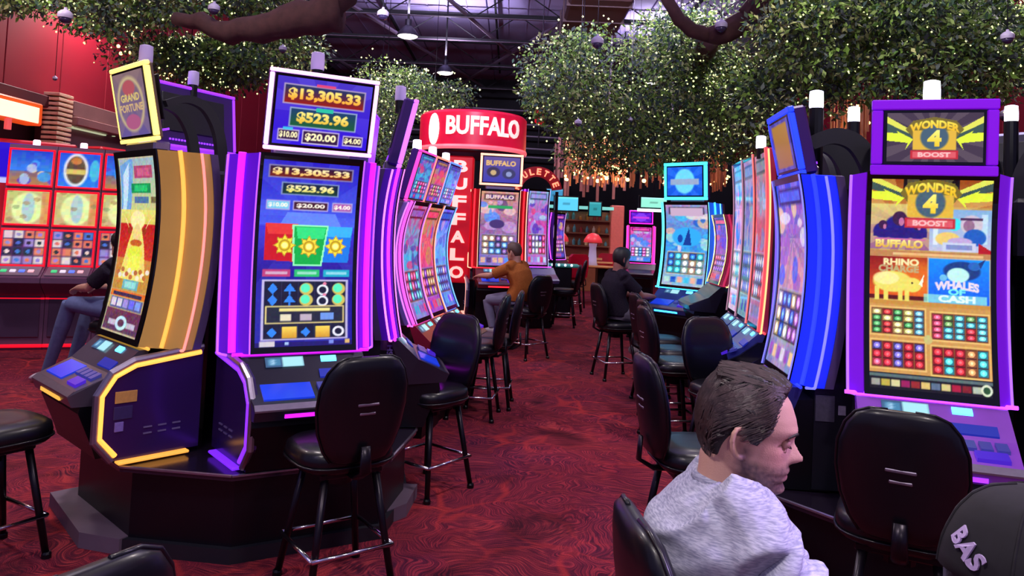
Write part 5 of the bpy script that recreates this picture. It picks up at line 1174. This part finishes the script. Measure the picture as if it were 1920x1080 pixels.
    if fine:
        Mi = Mh.inverted(); N = len(me.vertices); co = np.empty(N * 3); me.vertices.foreach_get('co', co); co = co.reshape(-1, 3)
        Mi_ = np.array(Mi); q = co @ Mi_[:3, :3].T + Mi_[:3, 3]; f_, l_, z_ = -q[:, 1], q[:, 0], q[:, 2]
        base = lin((206, 158, 140)); col = np.tile(base, (N, 1))
        def ap(m, c, al): nonlocal col; m = np.clip(m, 0, 1)[:, None] * al; col = col * (1 - m) + lin(c) * m
        g_ = lambda x, c, s: np.exp(-((x - c) / s) ** 2)
        nzv = np.array([mnoise.noise(Vector(p * 160)) for p in q * (np.abs(q).max(1) < .2)[:, None]])
        beard = np.clip((-.036 - z_ + .012 * np.clip((f_ - .03) / .06, 0, 1) * 0) / .012, 0, 1) * np.clip((f_ + .02) / .02, 0, 1) * np.clip((.0 - (-.125 - z_)) / .02, 0, 1)
        beard = np.maximum(beard, np.clip(1 - np.abs(f_ - .0) / .022, 0, 1) * np.clip((.0 - z_) / .02, 0, 1) * np.clip((z_ + .1) / .02, 0, 1))
        beard = beard * (np.abs(q).max(1) < .135)
        lip = g_(z_, -.066, .009) * (f_ > .08) * g_(l_, 0, .022)
        ap(beard * (1 - lip), (70, 56, 62), .78 + .2 * nzv[:, None])
        ap(lip, (176, 104, 104), .8)
        ap(g_(z_, .001, .006) * g_(np.abs(l_), .033, .014) * (f_ > .05), (120, 80, 76), .6)
        ap(g_(z_, -.02, .03) * g_(np.abs(l_), .055, .025) * (f_ > .03), (215, 140, 130), .35)
        ap(g_(f_, -.013, .007) * g_(z_, -.01, .014) * (np.abs(l_) > .07), (140, 90, 84), .7)
        ca = me.color_attributes.new('tint', 'FLOAT_COLOR', 'POINT'); cc = np.ones((N, 4), np.float32); cc[:, :3] = col; ca.data.foreach_set('color', cc.ravel())
        body_m = mat('skin_tinted', (206, 158, 140), .5, attr='tint', bump=.12, nscale=300, spec=.35)
    bo = obj('body', me, body_m, t, smooth=True)
    # shirt, trousers, shoes
    vx = .0055 if fine else voxel
    b = MB(); trunk(b, .012 if fine else .014)
    for s in 'rl': arm(b, s, .012, .94 if fine else .78)
    me = remesh(b, vx, 7 if fine else 3)
    import bmesh
    bm = bmesh.new(); bm.from_mesh(me)
    nd = (nb - S0).normalized(); hem = d['pelvis'][1] - .03
    kill = []
    for v in bm.verts:
        r_ = (v.co - S0); ax = r_.dot(nd); rad = (r_ - nd * ax).length
        bad = (rad < .071 and ax > .035) or v.co.z < hem
        for s in 'rl':
            a, e = P(*d['sh_' + s]), P(*d['el_' + s]); D = (e - a); L_ = D.length; D.normalize(); k = (v.co - a).dot(D)
            if k > L_ * (.92 if fine else .76) and ((v.co - a) - D * k).length < .085: bad = True
        if bad: kill.append(v)
    bmesh.ops.delete(bm, geom=kill, context='VERTS')
    if fine:
        bm.normal_update()
        for v in bm.verts:
            p = v.co; dr = Vector((p.y * .6 + p.z * .8, p.x, p.y * .8 - p.z * .6))
            w1 = mnoise.noise(Vector((dr.x * 26, dr.y * 5, dr.z * 6))); w2 = mnoise.noise(Vector((p.x * 9, p.y * 30 + p.z * 14, p.z * 8 + 3)))
            w3 = 1 - abs(mnoise.noise(Vector((dr.x * 13, dr.y * 3 + 7, dr.z * 3))))
            v.co += v.normal * (.009 * w1 + .005 * w2 + .02 * (w3 ** 5) - .004)
    bm.to_mesh(me); bm.free()
    so = obj('shirt', me, shirt, t, smooth=True)
    sm_ = so.modifiers.new('thick', 'SOLIDIFY'); sm_.thickness = .004 if fine else .006; sm_.offset = 1
    if collar:
        side = Vector((1, 0, 0)); fw = nd.cross(side); a = MB(); pts = []
        for k in range(28):
            an = 2 * math.pi * k / 28; pts.append(S0 + nd * (.045 - .012 * math.sin(an) * (-1)) + side * .069 * math.cos(an) + fw * .069 * math.sin(an))
        a.tube(pts, .0075, 6, closed=True, flat=1.5); obj('collar', a, shirt, so, smooth=True)
    b = MB()
    for s in 'rl': leg(b, s, .012)
    loft(b, [P(d['pelvis'][0], 0, d['pelvis'][1] - .07), P(d['pelvis'][0], 0, d['pelvis'][1] + .06)], [(.165, .12), (.17, .125)], (1, 0, 0), 18)
    obj('trousers', remesh(b, max(voxel, .01), 2), pants, t, smooth=True)
    for s in 'rl':
        a_ = P(*d['an_' + s]); fx, fl = d['foot']; b = MB(); loft(b, [a_ + P(-.075, 0, -.05), a_ + P(-.05, 0, -.04), a_ + P(.03 * fx, fl * .03, -.035), a_ + P(.13 * fx, fl * .13, -.06), a_ + P(.19 * fx, fl * .19, -.075)], [(.025, .035), (.042, .05), (.047, .048), (.047, .035), (.03, .02)], (1, 0, 0), 12)
        obj('shoe', b, mat('shoe_grey', (150, 140, 150), .6) if not d.get('white_shoes') else mat('shoe_white', (215, 205, 220), .5), t, smooth=True)
    # hair / cap
    if cap is None:
        def zlow(th):
            a = abs((th + math.pi) % (2 * math.pi) - math.pi) * 180 / math.pi
            if hair_style == 'long': return float(np.interp(a, [0, 40, 70, 90, 180], [.07, .05, .0, -.08, -.14]))
            return float(np.interp(a, [0, 22, 42, 56, 64, 74, 84, 92, 104, 125, 150, 180], [.094, .092, .086, .064, .03, -.006, -.004, .024, .0, -.042, -.066, -.072]))
        def thick(th, u, z):
            a = abs((th + math.pi) % (2 * math.pi) - math.pi) * 180 / math.pi
            k = min(1, u * 6) if hair_style != 'long' else min(1, u * 5)
            return (.002 + .010 * k + .010 * max(0, z) / .12 * (1.3 if a < 60 else .8) * k)
        nT, nU = (96, 40) if fine else (28, 12); rs = []
        for j in range(nU + 1):
            u = j / nU; row = []
            for k in range(nT):
                th = 2 * math.pi * k / nT; zl = zlow(th); z = zl + (.1186 - zl) * (1 - (1 - u) ** 1.6)
                zc = max(z, -.1); x, y, _ = head_pt(zc, th)
                cx = -.004; v = Vector((x - cx, y, max(z, -.03) * .9 + .02)); v.normalize(); tk = thick(th, u, z)
                if fine: tk *= 1 + .38 * mnoise.noise(Vector((th * 14 if z < .05 else y * 260, z * 14, x * 10)))
                x2, y2, z2 = x + v.x * tk, y + v.y * tk, z + v.z * tk * .9
                row.append(Vector((y2, -x2, z2)))
            rs.append(row)
        inner = [[Vector((p.x * .93, p.y * .93, p.z - .004)) for p in rs[0]]]
        a = MB(); a.rings(inner + rs, True, Mh); ho = obj('hair', a, hair, t, smooth=True)
        if fine:
            r = random.Random(4); a = MB()
            for _ in range(5200):
                th = r.uniform(-math.pi, math.pi); zl = zlow(th); u = r.random() ** .8; z = zl + .004 + (.116 - zl) * u
                ln = .028 * (1.2 if z > .06 else .8) * r.uniform(.6, 1.3) if z > .02 else .014 * r.uniform(.6, 1.2)
                pts = []; x, y, _ = head_pt(z, th)
                for q in range(4):
                    v = Vector((x + .004, y, z * .9 + .02)).normalized(); tk = thick(th, min(1, .1 + u), z) + .0005 + .0022 * q / 3 * r.random()
                    pts.append(Vector((y + v.y * tk, -(x + v.x * tk), z + v.z * tk * .9)))
                    dx = -1.0; dz = -.15 if z < .085 else .0
                    if abs(y) > .055 or z < .02: dz = -.75
                    if x < -.06: dx = -.25; dz = -1
                    st = ln / 3; x += dx * st; z += dz * st
                    z = min(z, .117); xq = head_pt(max(z, -.09), math.atan2(y, x + .006))
                    if z < .1: kx = math.hypot(xq[0], xq[1]) / max(1e-4, math.hypot(x, y)); x *= kx; y *= kx
                    else: z = min(z, .117)
                w_ = .001
                a.tube(pts, [w_, w_, w_ * .8, w_ * .2], 3, M=Mh)
            so_ = obj('hair_strands', a, mat('hair_strand', (74, 60, 56), .33, noise=.95, nscale=60, spec=.5), ho); so_['kind'] = 'stuff'
            for s in (-1, 1):
                a = MB(); a.tube([Vector((s * l, -f, z)) for f, l, z in ((.0955, .014, .022), (.0955, .026, .0265), (.0905, .04, .026), (.0785, .053, .019))], [.002, .0032, .003, .0015], 6, M=Mh); obj('eyebrow', a, hair, ho)
                a = MB(); a.ell((s * .031, -.0755, .003), (.0125, .0105, .0105), 14, 10, Mh); obj('eyelid', a, mat('eyelid_skin', (186, 136, 122), .5, noise=.1), bo, smooth=True)
                a = MB(); a.tube([Vector((s * l, -f, z)) for f, l, z in ((.0835, .0205, -.0015), (.0875, .0265, -.0035), (.088, .032, -.004), (.083, .04, -.002))], [.0008, .0014, .0015, .001], 6, M=Mh); obj('eyelash', a, hair, bo)
    else:
        rs = []
        for j in range(14):
            u = j / 13; row = []
            for k in range(40):
                th = 2 * math.pi * k / 40; zl = .03 + .012 * math.cos(th); z = zl + (.119 - zl) * (1 - (1 - u) ** 1.7); x, y, _ = head_pt(z, th)
                v = Vector((x, y, z * .9)).normalized(); row.append(Vector((y + v.y * .013, -(x + v.x * .013), z + v.z * .014)))
            rs.append(row)
        a = MB(); a.rings([[p * .93 for p in rs[0]]] + rs, True, Mh); co_ = obj('cap', a, cap, t, smooth=True)
        a = MB()
        for k in range(6):
            th = 2 * math.pi * k / 6 + .5; i = int(th / (2 * math.pi) * 40) % 40; a.tube([Mh @ (rs[j][i] * 1.004) for j in range(14)], .0016, 5)
        a.ell(Mh @ Vector((0, .02, .137)), (.009, .009, .006), 10, 6); obj('cap_seam', a, cap, co_)
        rr = []
        for q, dz in ((0, 0), (.55, -.004), (1, -.02)):
            rr.append([Mh @ Vector((s * .07 * (1 - .25 * q), -.09 - .075 * q + (abs(s) ** 2) * .05, .045 + dz - .012 * s * s)) for s in np.linspace(-1, 1, 11)])
        a = MB(); a.rings([r_ + [p - Vector((0, 0, .004)) for p in r_[::-1]] for r_ in rr]); obj('cap_brim', a, cap, co_, smooth=True)
        a = MB()
        def wrap(x, y, dd):
            th = d.get('cap_text', 1.5) + x / .09; z = .05 + y; hx = head_pt(z, th); v = Vector((hx[0], hx[1], z * .9)).normalized()
            return Mh @ Vector((hx[1] + v.y * (.0145 + dd), -(hx[0] + v.x * (.0145 + dd)), z + v.z * .014))
        solid_text(a, d.get('cap_word', 'BAS'), .02, .003, lambda x, y, q: wrap(x * .8 + y * .6, y * .8 - x * .6, q), .03, .042); obj('cap_lettering', a, mat('thread_white', (176, 156, 200), .7, noise=.2, nscale=200), co_)
        b = MB(); rs = []
        for j in range(6):
            z = .04 - .1 * j / 5; rs.append([Vector((q[1] * 1.05, -q[0] * 1.04, q[2])) for q in (head_pt(z, R(80) + R(200) * k / 14) for k in range(15))])
        b.rings([r_ + [p * .96 for p in r_[::-1]] for r_ in rs], True, Mh); obj('hair', b, hair, t, smooth=True)
    return t
def shirt_mat(name, c1, c2, fine=False):
    if name in MATS: return MATS[name]
    m = mat(name, c1, .85, spec=.1); nt = m.node_tree; b = nt.nodes['Principled BSDF']; tc = nt.nodes.new('ShaderNodeTexCoord')
    mp = nt.nodes.new('ShaderNodeMapping'); mp.inputs['Scale'].default_value = (60, 60, 420); mp.inputs['Rotation'].default_value = (.4, .1, 0); n = nt.nodes.new('ShaderNodeTexNoise'); n.inputs['Scale'].default_value = 1.; n.inputs['Detail'].default_value = 3
    r = nt.nodes.new('ShaderNodeValToRGB'); e = r.color_ramp.elements; e[0].position, e[1].position = .35, .65; e[0].color = (*lin(c1), 1); e[1].color = (*lin(c2), 1)
    L = nt.links.new; L(tc.outputs['Object'], mp.inputs[0]); L(mp.outputs[0], n.inputs['Vector']); L(n.outputs['Fac'], r.inputs[0]); L(r.outputs[0], b.inputs['Base Color'])
    return m
SK = mat('skin', (196, 146, 128), .5, noise=.06, nscale=8); SKD = mat('skin_dark', (120, 78, 66), .5, noise=.06, nscale=8)
JEANS = mat('jeans_blue', (92, 104, 150), .85, noise=.25, nscale=30, bump=.1); DARKP = mat('dark_trousers', (34, 34, 48), .85, noise=.2, nscale=20)
HAIR = mat('hair_brown', (30, 23, 25), .5, noise=.45, nscale=70, bump=.4, spec=.4)
person('man in a heather grey t-shirt with short dark hair and stubble, seen from the side', (.565, 1.63), 90, SK, shirt_mat('heather_tee', (140, 142, 166), (186, 186, 204)), DARKP, HAIR, fine=True, voxel=.0034,
       pose=dict(pelvis=(-.02, .75), waist=(-.085, .90), chest=(-.095, 1.02), shoulders=(-.075, 1.1), neck=(-.05, 1.16), head=(-.035, 1.235), head_yaw=-20, head_pitch=8,
                 sh_r=(-.05, -.175, 1.025), el_r=(.14, -.22, .82), wr_r=(.36, -.16, .83), sh_l=(-.05, .175, 1.045), el_l=(.14, .22, .82), wr_l=(.36, .12, .78)))
person('man in an orange brown shirt leaning to the buffalo machine', (.14, 9.82), 233, SK, shirt_mat('orange_tee', (150, 84, 40), (186, 112, 58)), mat('light_trousers', (110, 110, 140), .8, noise=.2), mat('hair_thin_grey', (88, 66, 60), .6, noise=.3), pose=dict(el_r=(.28, -.24, 1.0), wr_r=(.52, -.16, 1.0), el_l=(.3, .24, 1.02), wr_l=(.55, .16, 1.0), head=(.1, 1.33), chest=(.0, 1.05), shoulders=(.05, 1.16), sh_r=(.05, -.18, 1.13), sh_l=(.05, .18, 1.13)))
person('woman in a black top with dark hair seated at the cyan machine', (1.25, 8.6), 112, mat('skin_tan', (150, 96, 86), .5, noise=.06), shirt_mat('black_top', (26, 22, 34), (44, 38, 52)), mat('grey_trousers', (90, 84, 100), .8, noise=.2), mat('hair_black', (20, 16, 22), .5, noise=.3), hair_style='long', pose=dict(head=(.05, 1.35)))
person('person in blue jeans and white sneakers seated behind the gold machine', (-3.55, 6.95), 250, SK, shirt_mat('black_tee', (30, 26, 36), (48, 42, 56)), JEANS, HAIR, pose=dict(kn_r=(.52, -.12, .76), kn_l=(.5, .13, .78), an_r=(.72, -.1, .11), an_l=(.8, .08, .11), white_shoes=True, pelvis=(0, .76)))
person('person in a black cap with white lettering in the bottom corner', (.655, .93), 110, SK, shirt_mat('black_tee', (30, 26, 36), (48, 42, 56)), DARKP, HAIR, cap=mat('cap_black', (20, 17, 25), .9, noise=.3, nscale=120), voxel=.008, pose=dict(head=(.0, 1.225), cap_text=-3.2, shoulders=(-.0, 1.1), chest=(-.03, 1.0), sh_r=(0, -.175, 1.06), sh_l=(0, .175, 1.06), neck=(.01, 1.15), el_r=(.16, -.22, .86), el_l=(.16, .22, .86), wr_r=(.32, -.12, .82), wr_l=(.32, .12, .82)))
